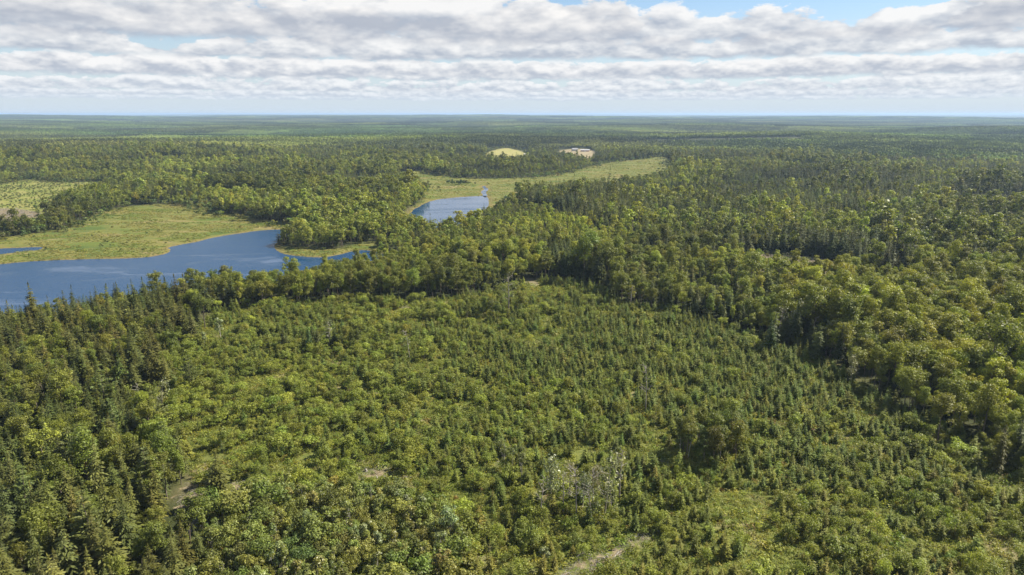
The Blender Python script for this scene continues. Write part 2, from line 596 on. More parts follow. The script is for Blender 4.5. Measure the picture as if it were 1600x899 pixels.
class Tubes:
    """tapered limbs"""
    def __init__(self, sides=5):
        self.s, self.v, self.f, self.n = sides, [], [], 0

    def add(self, pts, radii):
        pts = np.asarray(pts, float)
        n = len(pts)
        d = np.gradient(pts, axis=0)
        d /= np.linalg.norm(d, axis=1, keepdims=True) + 1e-9
        ref = np.where(np.abs(d[:, 2:3]) > 0.9, np.array([[1.0, 0, 0]]), np.array([[0, 0, 1.0]]))
        a = np.cross(d, ref)
        a /= np.linalg.norm(a, axis=1, keepdims=True) + 1e-9
        b = np.cross(d, a)
        th = np.arange(self.s) / self.s * 2 * np.pi
        ring = pts[:, None] + (a[:, None] * np.cos(th)[None, :, None] + b[:, None] * np.sin(th)[None, :, None]) * np.asarray(radii)[:, None, None]
        self.v.append(ring.reshape(-1, 3))
        for i in range(n - 1):
            for j in range(self.s):
                q = self.n + i * self.s
                self.f.append((q + j, q + (j + 1) % self.s, q + self.s + (j + 1) % self.s, q + self.s + j))
        self.n += n * self.s

    def arrays(self):
        return np.concatenate(self.v), np.array(self.f)


def unit(v):
    return v / (np.linalg.norm(v, axis=-1, keepdims=True) + 1e-9)


def tangents(nrm):
    r = unit(rng.normal(size=nrm.shape))
    u = unit(np.cross(nrm, r))
    return u, np.cross(nrm, u)


def leaves(cards, pos, nrm, size, aspect=0.62):
    u, v = tangents(nrm)
    s = size * rng.uniform(0.65, 1.35, len(pos))[:, None]
    cards.add(pos, u * s, v * s * aspect)


def ball_dirs(n):
    return unit(rng.normal(size=(n, 3)))


class Tree:
    def __init__(self, cards, tubes, h, leaf_mat, bark_mat):
        self.h, self.lm, self.bm = h, leaf_mat, bark_mat
        self.cards = cards.arrays() if cards and cards.c else None
        self.tubes = tubes.arrays() if tubes and tubes.v else None

    def joined(self, name):
        vs, fs, lv, mi, n = [], [], [], [], 0
        if self.cards:
            v, f, k = self.cards
            vs.append(v); fs.append(f); lv.append(k); mi.append(np.zeros(len(f), int)); n = len(v)
        if self.tubes:
            v, f = self.tubes
            vs.append(v); fs.append(f + n); lv.append(np.full(len(f), .5)); mi.append(np.ones(len(f), int))
        return np_mesh(name, np.concatenate(vs), np.concatenate(fs), None, (self.lm, self.bm), np.concatenate(lv), np.concatenate(mi))

    def crown_mesh(self, name):
        v, f, k = self.cards
        return np_mesh(name, v, f, None, (self.lm,), k)

    def trunk_mesh(self, name):
        v, f = self.tubes
        return np_mesh(name, v, f, None, (self.bm,))


def hardwood(h, w, base, nclump, nleaf, size, trunk_r, leaf=None, bark=None, limbs=True, shape=1.0, up=0.35, stems=1):
    """round-headed broadleaf: leafy clumps round a limbed stem; all lengths in metres"""
    cards, tubes = Cards(), Tubes(5)
    zc, rz, rx = (h + base) / 2, (h - base) / 2, w / 2
    d = ball_dirs(nclump)
    d[:, 2] = np.where(d[:, 2] < -0.55, -d[:, 2], d[:, 2])
    rad = rng.uniform(0.30, 0.98, nclump)[:, None]
    ov = np.exp(rng.normal(0, .14))
    skew = rng.normal(0, .10, 2) * w
    cc = d * rad * np.array([rx * ov, rx / ov, rz]) + np.array([0, 0, zc])
    cc[:, :2] += skew * ((cc[:, 2:3] - base) / (h - base))
    t = (cc[:, 2] - base) / (h - base + 1e-6)
    narrow = 1.0 - (1 - shape) * np.clip(t, 0, 1)
    cc[:, :2] *= narrow[:, None]
    cr = rng.uniform(0.13, 0.36, nclump) ** 1.0 * w * 0.72 * (0.75 + 0.25 * narrow)
    top = cc[:, 2] + cr * 0.8
    cc[:, 2] -= np.maximum(0, top - h)
    which = rng.choice(nclump, nleaf, p=cr ** 2 / (cr ** 2).sum())
    dd = ball_dirs(nleaf)
    dd[:, 2] = np.where((dd[:, 2] < -0.3) & (rng.random(nleaf) < 0.75), -dd[:, 2], dd[:, 2])
    rr = cr[which][:, None] * (rng.random(nleaf)[:, None] ** 0.35) * np.array([1, 1, 0.78])
    pos = cc[which] + dd * rr
    pos[:, 2] = np.maximum(pos[:, 2], 0.08)
    nrm = unit(dd * 0.75 + np.array([0, 0, up]) + rng.normal(size=dd.shape) * 0.45)
    leaves(cards, pos, nrm, size)
    for s in range(stems):
        a = rng.uniform(0, 6.28)
        lean = rng.uniform(0.02, 0.05) * h if stems == 1 else rng.uniform(0.1, 0.24) * w
        zt = base + (h - base) * 0.72
        z = np.linspace(-0.3, zt, 6)
        k = np.linspace(0, 1, 6) ** 1.4
        pts = np.stack([np.cos(a) * lean * k + rng.normal(0, .01 * h, 6) * k, np.sin(a) * lean * k + rng.normal(0, .01 * h, 6) * k, z], 1)
        tubes.add(pts, trunk_r * np.linspace(1, 0.3, 6))
        if limbs:
            for i in rng.choice(nclump, min(nclump, 7), replace=False):
                zz = min(zt * 0.95, max(base * 0.8, cc[i, 2] - 0.32 * w))
                o = np.array([np.interp(zz, z, pts[:, 0]), np.interp(zz, z, pts[:, 1]), zz])
                mid = (o * 0.5 + cc[i] * 0.5) + np.array([0, 0, -0.05 * w])
                tubes.add([o, mid, cc[i]], trunk_r * np.array([0.42, 0.3, 0.1]))
    return Tree(cards, tubes, h, leaf or M_LEAF, bark or M_BARK)


def spruce(h, w, base, levels, nbr, seg, trunk_r, ragged=0.2, power=0.9, droop=0.25, spray=1.0):
    """spire conifer: whorls of drooping boughs carrying flat sprays"""
    cards, tubes = Cards(), Tubes(5)
    C, U, V, K = [], [], [], []
    for i in range(levels):
        t = (i + rng.uniform(-.3, .3)) / (levels - 1)
        t = min(max(t, 0), 0.985)
        z = base + (h - base) * t
        r0 = w / 2 * (1 - t) ** power * (0.72 + 0.28 * min(1, t * 6)) + 0.04 * w
        n = max(3, int(round(nbr * (0.55 + 0.45 * (1 - t)))))
        a0 = rng.uniform(0, 6.28)
        for j in range(n):
            if rng.random() < ragged * 0.5 and t < .9:
                continue
            a = a0 + j / n * 6.283 + rng.normal(0, .18)
            r = r0 * rng.uniform(1 - ragged - .15, 1 + ragged * .7)
            dirv = np.array([math.cos(a), math.sin(a), 0])
            side = np.array([-dirv[1], dirv[0], 0])
            kb = rng.random()
            for s in range(seg):
                f = (s + 0.62) / seg
                L = r / seg * 0.78
                zz = z - droop * r * f ** 1.3 + 0.05 * r
                tilt = np.array([0, 0, -droop * 0.9 - 0.15 * rng.random()])
                for q in (-1, 1) if seg > 1 else (0,):
                    ww = spray * r * (0.34 - 0.18 * f) if seg > 1 else 0.45 * r
                    c = dirv * r * f + side * q * ww * 0.55 + np.array([0, 0, zz + rng.normal(0, .03 * r)])
                    u = unit(dirv + side * q * 0.55 + tilt) * L
                    v = unit(side + np.array([0, 0, rng.normal(0, .35) - 0.35 * q])) * max(ww * 0.62, 0.05 * h * (1 - t) * .3)
                    C.append(c); U.append(u); V.append(v); K.append(0.6 * kb + 0.4 * rng.random())
    # leader
    for q in range(5):
        a = rng.uniform(0, 6.28)
        z = h - 0.05 * h * q / 3
        C.append([0, 0, z]); U.append([0.006 * h * math.cos(a), .006 * h * math.sin(a), 0.04 * h]); V.append([0.012 * h * math.sin(a), -.012 * h * math.cos(a), 0]); K.append(.8)
    cards.add(np.array(C, float), np.array(U, float), np.array(V, float), np.array(K, float))
    z = np.linspace(-0.3, h * 0.93, 5)
    tubes.add(np.stack([0 * z, 0 * z, z], 1), trunk_r * np.linspace(1, .12, 5))
    for i in range(5):
        zz = base * rng.uniform(.35, 1.05) + 0.2
        a = rng.uniform(0, 6.28)
        tubes.add([[0, 0, zz], [math.cos(a) * w * .18, math.sin(a) * w * .18, zz - .1]], [trunk_r * .22, trunk_r * .08])
    return Tree(cards, tubes, h, M_NEEDLE, M_BARK)


def pine(h, w, trunk_r, tiers=9, tuft=12, bough_gap=0.1):
    """white pine: wide level boughs in open tiers, brushed upwards at the ends"""
    cards, tubes = Cards(), Tubes(5)
    z = np.linspace(-.3, h * .97, 7)
    bend = rng.normal(0, .012 * h, (7, 2)).cumsum(0) * np.linspace(0, 1, 7)[:, None] * .5
    stem = np.stack([bend[:, 0], bend[:, 1], z], 1)
    tubes.add(stem, trunk_r * np.linspace(1, .15, 7))
    for i in range(tiers):
        t = i / (tiers - 1)
        zz = h * (0.26 + 0.70 * t)
        r0 = w / 2 * (0.55 + 0.45 * math.sin(math.pi * min(1, t * 1.15 + .2))) * (1 - 0.72 * t ** 1.7)
        n = rng.integers(4, 7)
        a0 = rng.uniform(0, 6.28)
        for j in range(n):
            if rng.random() < bough_gap:
                continue
            a = a0 + j / n * 6.283 + rng.normal(0, .25)
            r = r0 * rng.uniform(.62, 1.18)
            dv = np.array([math.cos(a), math.sin(a), 0.0])
            sv = np.array([-dv[1], dv[0], 0.0])
            o = np.array([np.interp(zz, z, bend[:, 0]), np.interp(zz, z, bend[:, 1]), zz])
            rise = rng.uniform(.05, .28) + .3 * t
            tip = o + dv * r + np.array([0, 0, rise * r])
            tubes.add([o, o + dv * r * .5 + np.array([0, 0, rise * r * .25]), tip], trunk_r * np.array([.3, .2, .06]))
            m = 6
            for s in range(m):
                f = .28 + .74 * (s / (m - 1))
                c0 = o + dv * r * f + np.array([0, 0, rise * r * f ** 1.6])
                k = tuft
                spread_ = .16 * r * (1.25 - .6 * f) + .12
                pos = c0 + sv * rng.normal(0, spread_, (k, 1)) + dv * rng.normal(0, .09 * r, (k, 1)) + np.array([0, 0, 1]) * rng.normal(.08, .06 * r, (k, 1))
                nrm = unit(np.array([0, 0, 1.0]) + rng.normal(size=(k, 3)) * .45)
                u = unit(dv + sv * rng.normal(0, .6, (k, 1)) + np.array([0, 0, .35]))
                v = unit(np.cross(nrm, u))
                s_ = (.065 * r + .13) * rng.uniform(.7, 1.3, (k, 1))
                cards.add(pos, u * s_ * 1.25, v * s_ * .5)
    return Tree(cards, tubes, h, M_NEEDLE, M_BARK)


def snag(h, trunk_r, nbranch, leafy=0):
    """dead or dying stem with bare twigs"""
    cards, tubes = Cards(), Tubes(5)
    z = np.linspace(-.3, h, 7)
    bend = rng.normal(0, .016 * h, (7, 2)).cumsum(0) * np.linspace(0, 1, 7)[:, None]
    tubes.add(np.stack([bend[:, 0], bend[:, 1], z], 1), trunk_r * np.linspace(1, .16, 7))
    ends = []
    for i in range(nbranch):
        zz = h * rng.uniform(.32, .97)
        a = rng.uniform(0, 6.28)
        L = h * rng.uniform(.09, .24) * (1.15 - zz / h * .7)
        o = np.array([np.interp(zz, z, bend[:, 0]), np.interp(zz, z, bend[:, 1]), zz])
        dv = np.array([math.cos(a), math.sin(a), rng.uniform(.1, .9)])
        e = o + dv * L
        tubes.add([o, o + dv * L * .5 + [0, 0, -.02 * L], e], trunk_r * np.array([.38, .26, .1]))
        for q in range(2):
            b = rng.normal(size=3) * .4 + dv
            st = o + dv * L * rng.uniform(.4, .9)
            tubes.add([st, st + b * L * .45], trunk_r * np.array([.2, .07]))
            ends.append(st + b * L * .4)
        ends.append(e)
    if leafy:
        ends = np.array(ends)
        w = rng.integers(0, len(ends), leafy)
        pos = ends[w] + rng.normal(0, .045 * h, (leafy, 3))
        leaves(cards, pos, unit(rng.normal(size=(leafy, 3)) + [0, 0, .5]), .02 * h)
    return Tree(cards, tubes, h, M_SILVER, M_DEAD)


def clump(n, w, h, size):
    cards = Cards()
    d = ball_dirs(n)
    d[:, 2] = np.abs(d[:, 2])
    pos = d * (rng.random((n, 1)) ** .4) * np.array([w / 2, w / 2, h])
    pos[:, 2] += 0.03
    leaves(cards, pos, unit(d * .5 + [0, 0, .5] + rng.normal(size=(n, 3)) * .5), size)
    return Tree(cards, None, h, M_LEAF, M_BARK)


# ---- model trees: near (full), mid, and low detail
R = rng.uniform
MODELS = {
    'hardwood_tree': {
        'near': [hardwood(12, R(4.8, 7.2), R(1.0, 2.6), int(R(26, 44)), 3200, 0.17, .16, shape=R(.45, 1.0)) for _ in range(12)],
        'mid': [hardwood(12, R(4.8, 6.8), R(2.0, 3.4), int(R(18, 30)), 460, 0.38, .16, limbs=False, shape=R(.4, 1.0)) for _ in range(9)]},
    'spruce_tree': {
        'near': [spruce(12, R(3.8, 5.6), R(.8, 2.0), 26, 9, 3, .15, ragged=R(.2, .6), power=R(.6, 1.05), droop=R(.15, .4)) for _ in range(6)],
        'mid': [spruce(12, R(4.0, 5.4), R(.8, 1.8), 15, 7, 2, .15, ragged=R(.15, .35), power=R(.75, 1.0), spray=1.4) for _ in range(4)]},
    'young_spruce': {
        'near': [spruce(3.2, R(1.3, 2.3), .12, 14, 8, 2, .05, ragged=R(.1, .5), power=R(.6, 1.1), droop=R(-.25, .25), spray=R(1.1, 1.5)) for _ in range(12)]},
    'maple_bush': {
        'near': [hardwood(3.0, R(2.4, 3.9), .15, int(R(14, 26)), 900, 0.11, .04, limbs=False, up=.45, stems=3, shape=R(.7, 1)) for _ in range(10)],
        'mid': [hardwood(3.0, R(2.9, 3.9), .15, 9, 110, 0.34, .04, limbs=False, up=.45) for _ in range(3)]},
    'pine_tree': {
        'near': [pine(15, R(7.5, 9.5), .2, tiers=int(R(8, 11))) for _ in range(4)]},
    'birch_tree': {
        'near': [hardwood(10, R(3.6, 5.0), R(2.2, 3.2), int(R(13, 18)), 1250, 0.15, .085, M_LEAF, M_PALE, shape=.7, stems=int(R(1, 3.9))) for _ in range(4)]},
    'poplar_sapling': {
        'near': [hardwood(6, R(2.6, 3.6), .7, int(R(10, 15)), 850, 0.15, .05, M_SILVER, M_PALE, shape=.75, stems=3) for _ in range(4)]},
    'dead_tree': {
        'near': [snag(9, .15, 17, leafy=L) for L in (0, 80, 350, 700)]},
}


def low_forest(n, size, share, name):
    """a block of far woodland: each tree a few faces, ready to be repeated to the horizon"""
    C = Cards()
    pos = []
    g = int(math.sqrt(n))
    for i in range(g):
        for j in range(g):
            pos.append(((i + .5 + R(-.48, .48)) / g - .5, (j + .5 + R(-.48, .48)) / g - .5))
    for px, py in pos:
        x, y = px * size, py * size
        if rng.random() < share:
            h, w = R(9, 15), R(3.0, 4.6)
            k = R(0, .35)
            t = np.array([.12, .3, .5, .7, .88])
            for tt in t:
                m = 3
                a = R(0, 6.28) + np.arange(m) / m * 6.283
                r = w / 2 * (1 - tt) + .25
                c = np.stack([x + np.cos(a) * r * .5, y + np.sin(a) * r * .5, np.full(m, h * tt)], 1)
                u = np.stack([np.cos(a) * r * .7, np.sin(a) * r * .7, np.full(m, -h * .09)], 1)
                v = np.stack([-np.sin(a) * r * .7, np.cos(a) * r * .7, np.full(m, 0.0)], 1)
                C.add(c, u, v, np.full(m, k) + rng.uniform(-.08, .08, m))
            C.add(np.array([[x, y, h * .93]] * 2), np.array([[0, 0, h * .11]] * 2), np.array([[.45, 0, 0], [0, .45, 0]]), np.full(2, k))
        else:
            h, w = R(8, 14), R(5.0, 7.5)
            k = R(.45, 1.0)
            m = 26
            d = ball_dirs(m)
            d[:, 2] = np.where(d[:, 2] < -.3, -d[:, 2], d[:, 2])
            p = np.array([x, y, h * .62]) + d * np.array([w / 2, w / 2, h * .36]) * rng.uniform(.7, 1.05, (m, 1))
            u, v = tangents(unit(d + rng.normal(size=d.shape) * .35))
            s = rng.uniform(.8, 1.35, (m, 1)) * w * .17
            C.add(p, u * s, v * s * .8, np.clip(np.full(m, k) + rng.uniform(-.12, .12, m), 0, 1))
    t = Tree(C, None, 12, M_FAR, M_BARK)
    return t


def far_material():
    """far woodland: tone by tree kind (leafvar), tinted per block"""
    m, g = mat("far_woodland")
    a = g.n('ShaderNodeAttribute', attribute_type='INSTANCER', attribute_name='tint')
    lv = g.n('ShaderNodeAttribute', attribute_type='GEOMETRY', attribute_name='leafvar')
    c = g.mix(g.ramp(lv.outputs['Fac'], .15, .95, smooth=False), (0.066, 0.086, 0.028, 1), (0.150, 0.190, 0.042, 1))
    c = g.v('MULTIPLY', c, a.outputs['Vector'])
    p = g.n('ShaderNodeBsdfPrincipled')
    g.put(p.inputs['Base Color'], c)
    p.inputs['Roughness'].default_value = .7
    p.inputs['Specular IOR Level'].default_value = .15
    t = g.n('ShaderNodeBsdfTranslucent')
    g.put(t.inputs[0], g.v('MULTIPLY', c, (1.3, 1.3, .6)))
    mx = g.n('ShaderNodeMixShader')
    mx.inputs[0].default_value = .22
    g.put(mx.inputs[1], p.outputs[0])
    g.put(mx.inputs[2], t.outputs[0])
    finish(g, mx.outputs[0])
    return m


M_FAR = far_material()

# ------------------------------------------------------------------ the ground, one sheet out to the horizon
def axis(lo, hi, step, end_lo, end_hi, grow):
    a = list(np.arange(lo, hi + .01, step))
    s, x = step, hi
    while x < end_hi:
        s *= grow
        x += s
        a.append(x)
    b, s, x = [], step, lo
    while x > end_lo:
        s *= grow
        x -= s
        b.append(x)
    return np.array(b[::-1] + a)


def build_ground():
    xs = axis(-560, 520, 4.0, -52000, 52000, 1.055)
    ys = axis(60, 800, 4.0, -3000, 800, 1.3)
    ys = np.concatenate([ys, axis(806, 1700, 6.0, 806, 52000, 1.045)])
    X, Y = np.meshgrid(xs, ys)
    x, y = X.ravel(), Y.ravel()
    z = height(x, y)
    nx, ny = len(xs), len(ys)
    i = np.arange(nx * ny).reshape(ny, nx)
    f = np.stack([i[:-1, :-1], i[:-1, 1:], i[1:, 1:], i[1:, :-1]], -1).reshape(-1, 4)
    me = np_mesh("ground", np.stack([x, y, z], 1), f, None, (ground_material(),), smooth=True)

    def zone(P, soft):
        lo, hi = P.min(0) - 40, P.max(0) + 40
        k = (x > lo[0]) & (x < hi[0]) & (y > lo[1]) & (y < hi[1])
        w = np.zeros(len(x))
        if k.any():
            w[k] = np.clip(.5 - sdist(P, x[k], y[k]) / soft, 0, 1)
        return w
    mx = np.maximum
    cl = zone(CLEARING, 8)
    ma = mx(mx(zone(MEADOW, 10), zone(SPIT, 6)), zone(MARSH, 10))
    fi = zone(FIELD, 14)
    so = zone(SOIL, 8)
    for P in BARE + [SLASH]:
        so = mx(so, zone(P, 4))
    ya = mx(mx(zone(YARD, 12), zone(LANE, 10)), zone(TRACK, 4))
    cu = zone(CUTOVER, 12)
    sh = np.zeros(len(x))
    for P in WATERS:
        lo, hi = P.min(0) - 40, P.max(0) + 40
        k = (x > lo[0]) & (x < hi[0]) & (y > lo[1]) & (y < hi[1])
        d = sdist(P, x[k], y[k])
        sh[k] = mx(sh[k], np.clip(1.2 - d / 3.5, 0, 1))
    fr = np.clip((np.hypot(x, y) - 7000) / 5000, 0, 1)
    for nm, ch in (('zone_a', (cl, ma, fi)), ('zone_b', (so, ya, cu)), ('zone_c', (sh, fr, np.zeros(len(x))))):
        a = me.attributes.new(nm, 'FLOAT_COLOR', 'POINT')
        a.data.foreach_set('color', np.stack([*ch, np.ones(len(x))], 1).astype(np.float32).ravel())
    o = bpy.data.objects.new("ground", me)
    COL.objects.link(o)
    o['kind'] = 'structure'
    return o


build_ground()
M_WATER = water_material("lake_water", 0.50, 0.68)
M_TARN = water_material("tarn_water", 0.24, 0.56)


def water(name, P, pad, m):
    c = P.mean(0)
    lo, hi = P.min(0) - pad, P.max(0) + pad
    # a level sheet a little wider than the basin; the banks rise through it
    n = len(P)
    d = P - c
    Q = np.concatenate([P, [c]])
    from mathutils.geometry import tessellate_polygon
    out = offset(P, pad)
    tri = tessellate_polygon([[Vector((p[0], p[1], 0)) for p in out]])
    me = np_mesh(name, np.column_stack([out, np.full(len(out), WZ)]), None, np.array(tri), (m,))
    o = bpy.data.objects.new(name, me)
    COL.objects.link(o)
    o['kind'] = 'structure'
    # keep the face upwards
    import bmesh
    bm = bmesh.new()
    bm.from_mesh(me)
    for f in bm.faces:
        if f.normal.z < 0:
            f.normal_flip()
    bm.to_mesh(me)
    bm.free()


def offset(P, d):
    A, B = np.roll(P, 1, 0), np.roll(P, -1, 0)
    t = unit(B - A)
    nrm = np.stack([t[:, 1], -t[:, 0]], 1)
    area = 0.5 * np.sum(P[:, 0] * np.roll(P[:, 1], -1) - np.roll(P[:, 0], -1) * P[:, 1])
    return P + nrm * d * (1 if area > 0 else -1)


water("lake", LAKE, 2.5, M_WATER)
water("pond", POND, 1.5, M_WATER)
water("tarn", TARN, 2.0, M_TARN)
water("stream", STREAM, 0.3, M_TARN)

# ------------------------------------------------------------------ planting
TREES = {k: [] for k in MODELS}     # kind -> list of dict(x, y, s, lod, tint ...)


def sector(x, y, near=72.0):
    return (y > near) & (np.abs(x) < y * 0.80 + 45)


def jitter_grid(x0, x1, y0, y1, step, j=0.42):
    gx, gy = np.meshgrid(np.arange(x0, x1, step), np.arange(y0, y1, step))
    gx, gy = gx.ravel(), gy.ravel()
    return gx + rng.uniform(-j, j, gx.shape) * step, gy + rng.uniform(-j, j, gy.shape) * step


def is_open(x, y, far=True):
    o = np.zeros(x.shape, bool)
    for P in WATERS:
        o |= sdist(P, x, y) < 2.5
    rag = (vnoise(x / 11, y / 11, 201, 3) - .5)
    for P, amp in ((MEADOW, 26), (SPIT, 5), (MARSH, 22), (FIELD, 6), (YARD, 5), (LANE, 0), (CUTOVER, 34), (SLASH, 6), (TRACK_OPEN, 0)):
        o |= sdist(P, x, y) < rag * amp
    o |= inside(BARE[0], x, y) | inside(BARE[0], x, y + 4)
    return o


def in_clearing(x, y):
    return sdist(CLEARING, x, y) < (vnoise(x / 13, y / 13, 203, 3) - .5) * 26


def near_open_dist(x, y):
    d = np.full(x.shape, 1e9)
    for P in (LAKE, TARN, MEADOW, MARSH, SPIT):
        d = np.minimum(d, sdist(P, x, y))
    return d


def jitter_col(base, n, val=.18, hue=.12):
    c = np.tile(np.asarray(base, float), (n, 1)) if np.ndim(base) == 1 else np.array(base, float)
    c *= np.exp(rng.normal(0, val, (n, 1)))
    c[:, 0] *= np.exp(rng.normal(0, hue, n))
    c[:, 2] *= np.exp(rng.normal(0, hue, n))
    return c


def put(kind, x, y, s, tint, lod, wide=None):
    n = len(x)
    if n == 0:
        return
    models = MODELS[kind]
    lods = sorted(models)            # 'mid' < 'near'
    off = 0 if lod == 'mid' else (len(models['mid']) if 'mid' in models else 0)
    cnt = len(models[lod])
    TREES[kind].append(dict(x=x, y=y, s=s, w=np.ones(n) if wide is None else wide, tint=tint, rot=rng.uniform(0, 6.28, n), lx=rng.normal(0, .045, n), ly=rng.normal(0, .045, n),
                            idx=off + rng.integers(0, cnt, n)))


HW = (0.142, 0.166, 0.032)
HW_BRIGHT = (0.228, 0.252, 0.032)
SP_DARK = (0.070, 0.088, 0.026)
SP_OCHRE = (0.122, 0.122, 0.032)
YOUNG = (0.124, 0.162, 0.036)
BUSH = (0.184, 0.214, 0.038)


def stands(x, y, cw, ch, seed):
    """which stand of trees a point lies in: warped cells, each with three random traits"""
    x = x + (vnoise(x / 60, y / 60, seed + 1, 2) - .5) * cw * .7
    y = y + (vnoise(x / 60 + 40, y / 60, seed + 2, 2) - .5) * ch * .7
    u, v = x / cw, y / ch
    iu, iv = np.floor(u), np.floor(v)
    best = np.full(x.shape, 1e9)
    tr = [np.zeros(x.shape) for _ in range(3)]
    for a in (-1, 0, 1):
        for b in (-1, 0, 1):
            cu, cv = iu + a, iv + b
            d = (cu + _hash(cu, cv, seed + 3) - u) ** 2 + (cv + _hash(cu, cv, seed + 4) - v) ** 2
            k = d < best
            best = np.where(k, d, best)
            for i in range(3):
                tr[i] = np.where(k, _hash(cu, cv, seed + 5 + i), tr[i])
    return tr


def conifer_share(x, y):
    n = vnoise(x / 130, y / 90, 41, 3)
    c = np.clip((n - .38) / .20, 0.05, .90)
    st = stands(x, y, 120, 85, 300)[0]
    c = .45 * c + .55 * np.clip((st - .35) / .3, .05, .92)
    px, py, _ = project(x, y, 0 * x)
    right = (px > 740) & (py < 420)
    c = np.where(right, np.clip(c * .6 + .42, 0, .95), c)
    left = (px < 300) & (py > 470)
    c = np.where(left, np.clip(c * .5 + .40, 0, .9), c)
    hw = inside(HARDWOOD, x, y)
    c = np.where(hw, c * .22, c)
    band = (py > 395) & (py < 475) & (px > 300) & (px < 900)
    c = np.where(band, c * .45, c)
    for P in TALL[:3]:
        c = np.where(inside(P, x, y), .93, c)
    for P in LOW:
        c = np.where(inside(P, x, y), .15, c)
    side = (px > 860) & (px < 1330) & (py > 425) & (py < 580)
    c = np.where(side, c * .55, c)
    shore = near_open_dist(x, y) < 14
    c = np.where(shore & ~left, c * .6, c)
    return c


def forest(x, y, lod, h_scale=1.0):
    n = len(x)
    c = conifer_share(x, y)
    con = rng.random(n) < c
    stand = vnoise(x / 60, y / 60, 51, 2)
    hs = (0.82 + 0.5 * (vnoise(x / 85, y / 85, 61, 2) - .4)) * h_scale
    px, py, _ = project(x, y, 0 * x)
    left = (px < 300) & (py > 470)
    _, t1, t2 = stands(x, y, 120, 85, 300)
    mid = np.clip((np.hypot(x, y) - 300) / 150, 0, 1) * ~inside(HARDWOOD, x, y)
    hs = hs * (1 + mid * (np.where(t1 < .35, .66, .9 + .3 * t1) - 1))
    for P in TALL:
        hs = np.where(inside(P, x, y), np.maximum(hs, 1.0) * 1.15, hs)
    for P in LOW:
        hs = np.where(inside(P, x, y), np.minimum(hs * .62, .7), hs)
    hs = np.where((px > 380) & (px < 690) & (py > 398) & (py < 452), hs * np.where(px > 500, .92, .72), hs)
    hs = np.where((px > 820) & (px < 1060) & (py > 262) & (py < 308), np.minimum(hs * .62, .75), hs)
    hs = np.where(sdist(LAKE, x, y) < 28, np.minimum(hs * .8, .95), hs)
    hs = np.where((px > 590) & (px < 770) & (py > 338) & (py < 398), hs * .74, hs)
    mood = np.exp((vnoise(x / 95, y / 60, 57, 3) - .5) * .8 + mid * (t2 - .45) * .75)[:, None]
    # spruces
    k = con
    nk = k.sum()
    och = np.clip((vnoise(x[k] / 38, y[k] / 38, 71, 2) - .34) / .3, 0, 1)
    och = np.where(left[k], np.clip(och + .22, 0, .8), och * .5) * rng.uniform(.3, 1, nk)
    base = np.asarray(SP_DARK) * (1 - och[:, None]) + np.asarray(SP_OCHRE) * och[:, None]
    put('spruce_tree', x[k], y[k], hs[k] * np.exp(rng.normal(0, .20, nk)) * .92, jitter_col(base, nk, .17, .08) * mood[k], lod,
        np.exp(rng.normal(0, .12, nk)))
    k = ~con
    nk = k.sum()
    br = np.clip((stand[k] - .35) / .3, 0, 1) * .5 + inside(HARDWOOD, x[k], y[k]) * .55
    br = np.clip(br * rng.uniform(.4, 1.3, nk), 0, 1.1)
    base = np.asarray(HW) * (1 - br[:, None]) + np.asarray(HW_BRIGHT) * br[:, None]
    put('hardwood_tree', x[k], y[k], hs[k] * np.exp(rng.normal(0, .24, nk)) * np.where(left[k], .72, np.where(inside(HARDWOOD, x[k], y[k]), 1.02, 1.0)), jitter_col(base, nk, .17, .07) * mood[k], lod, np.exp(rng.normal(0, .12, nk)))


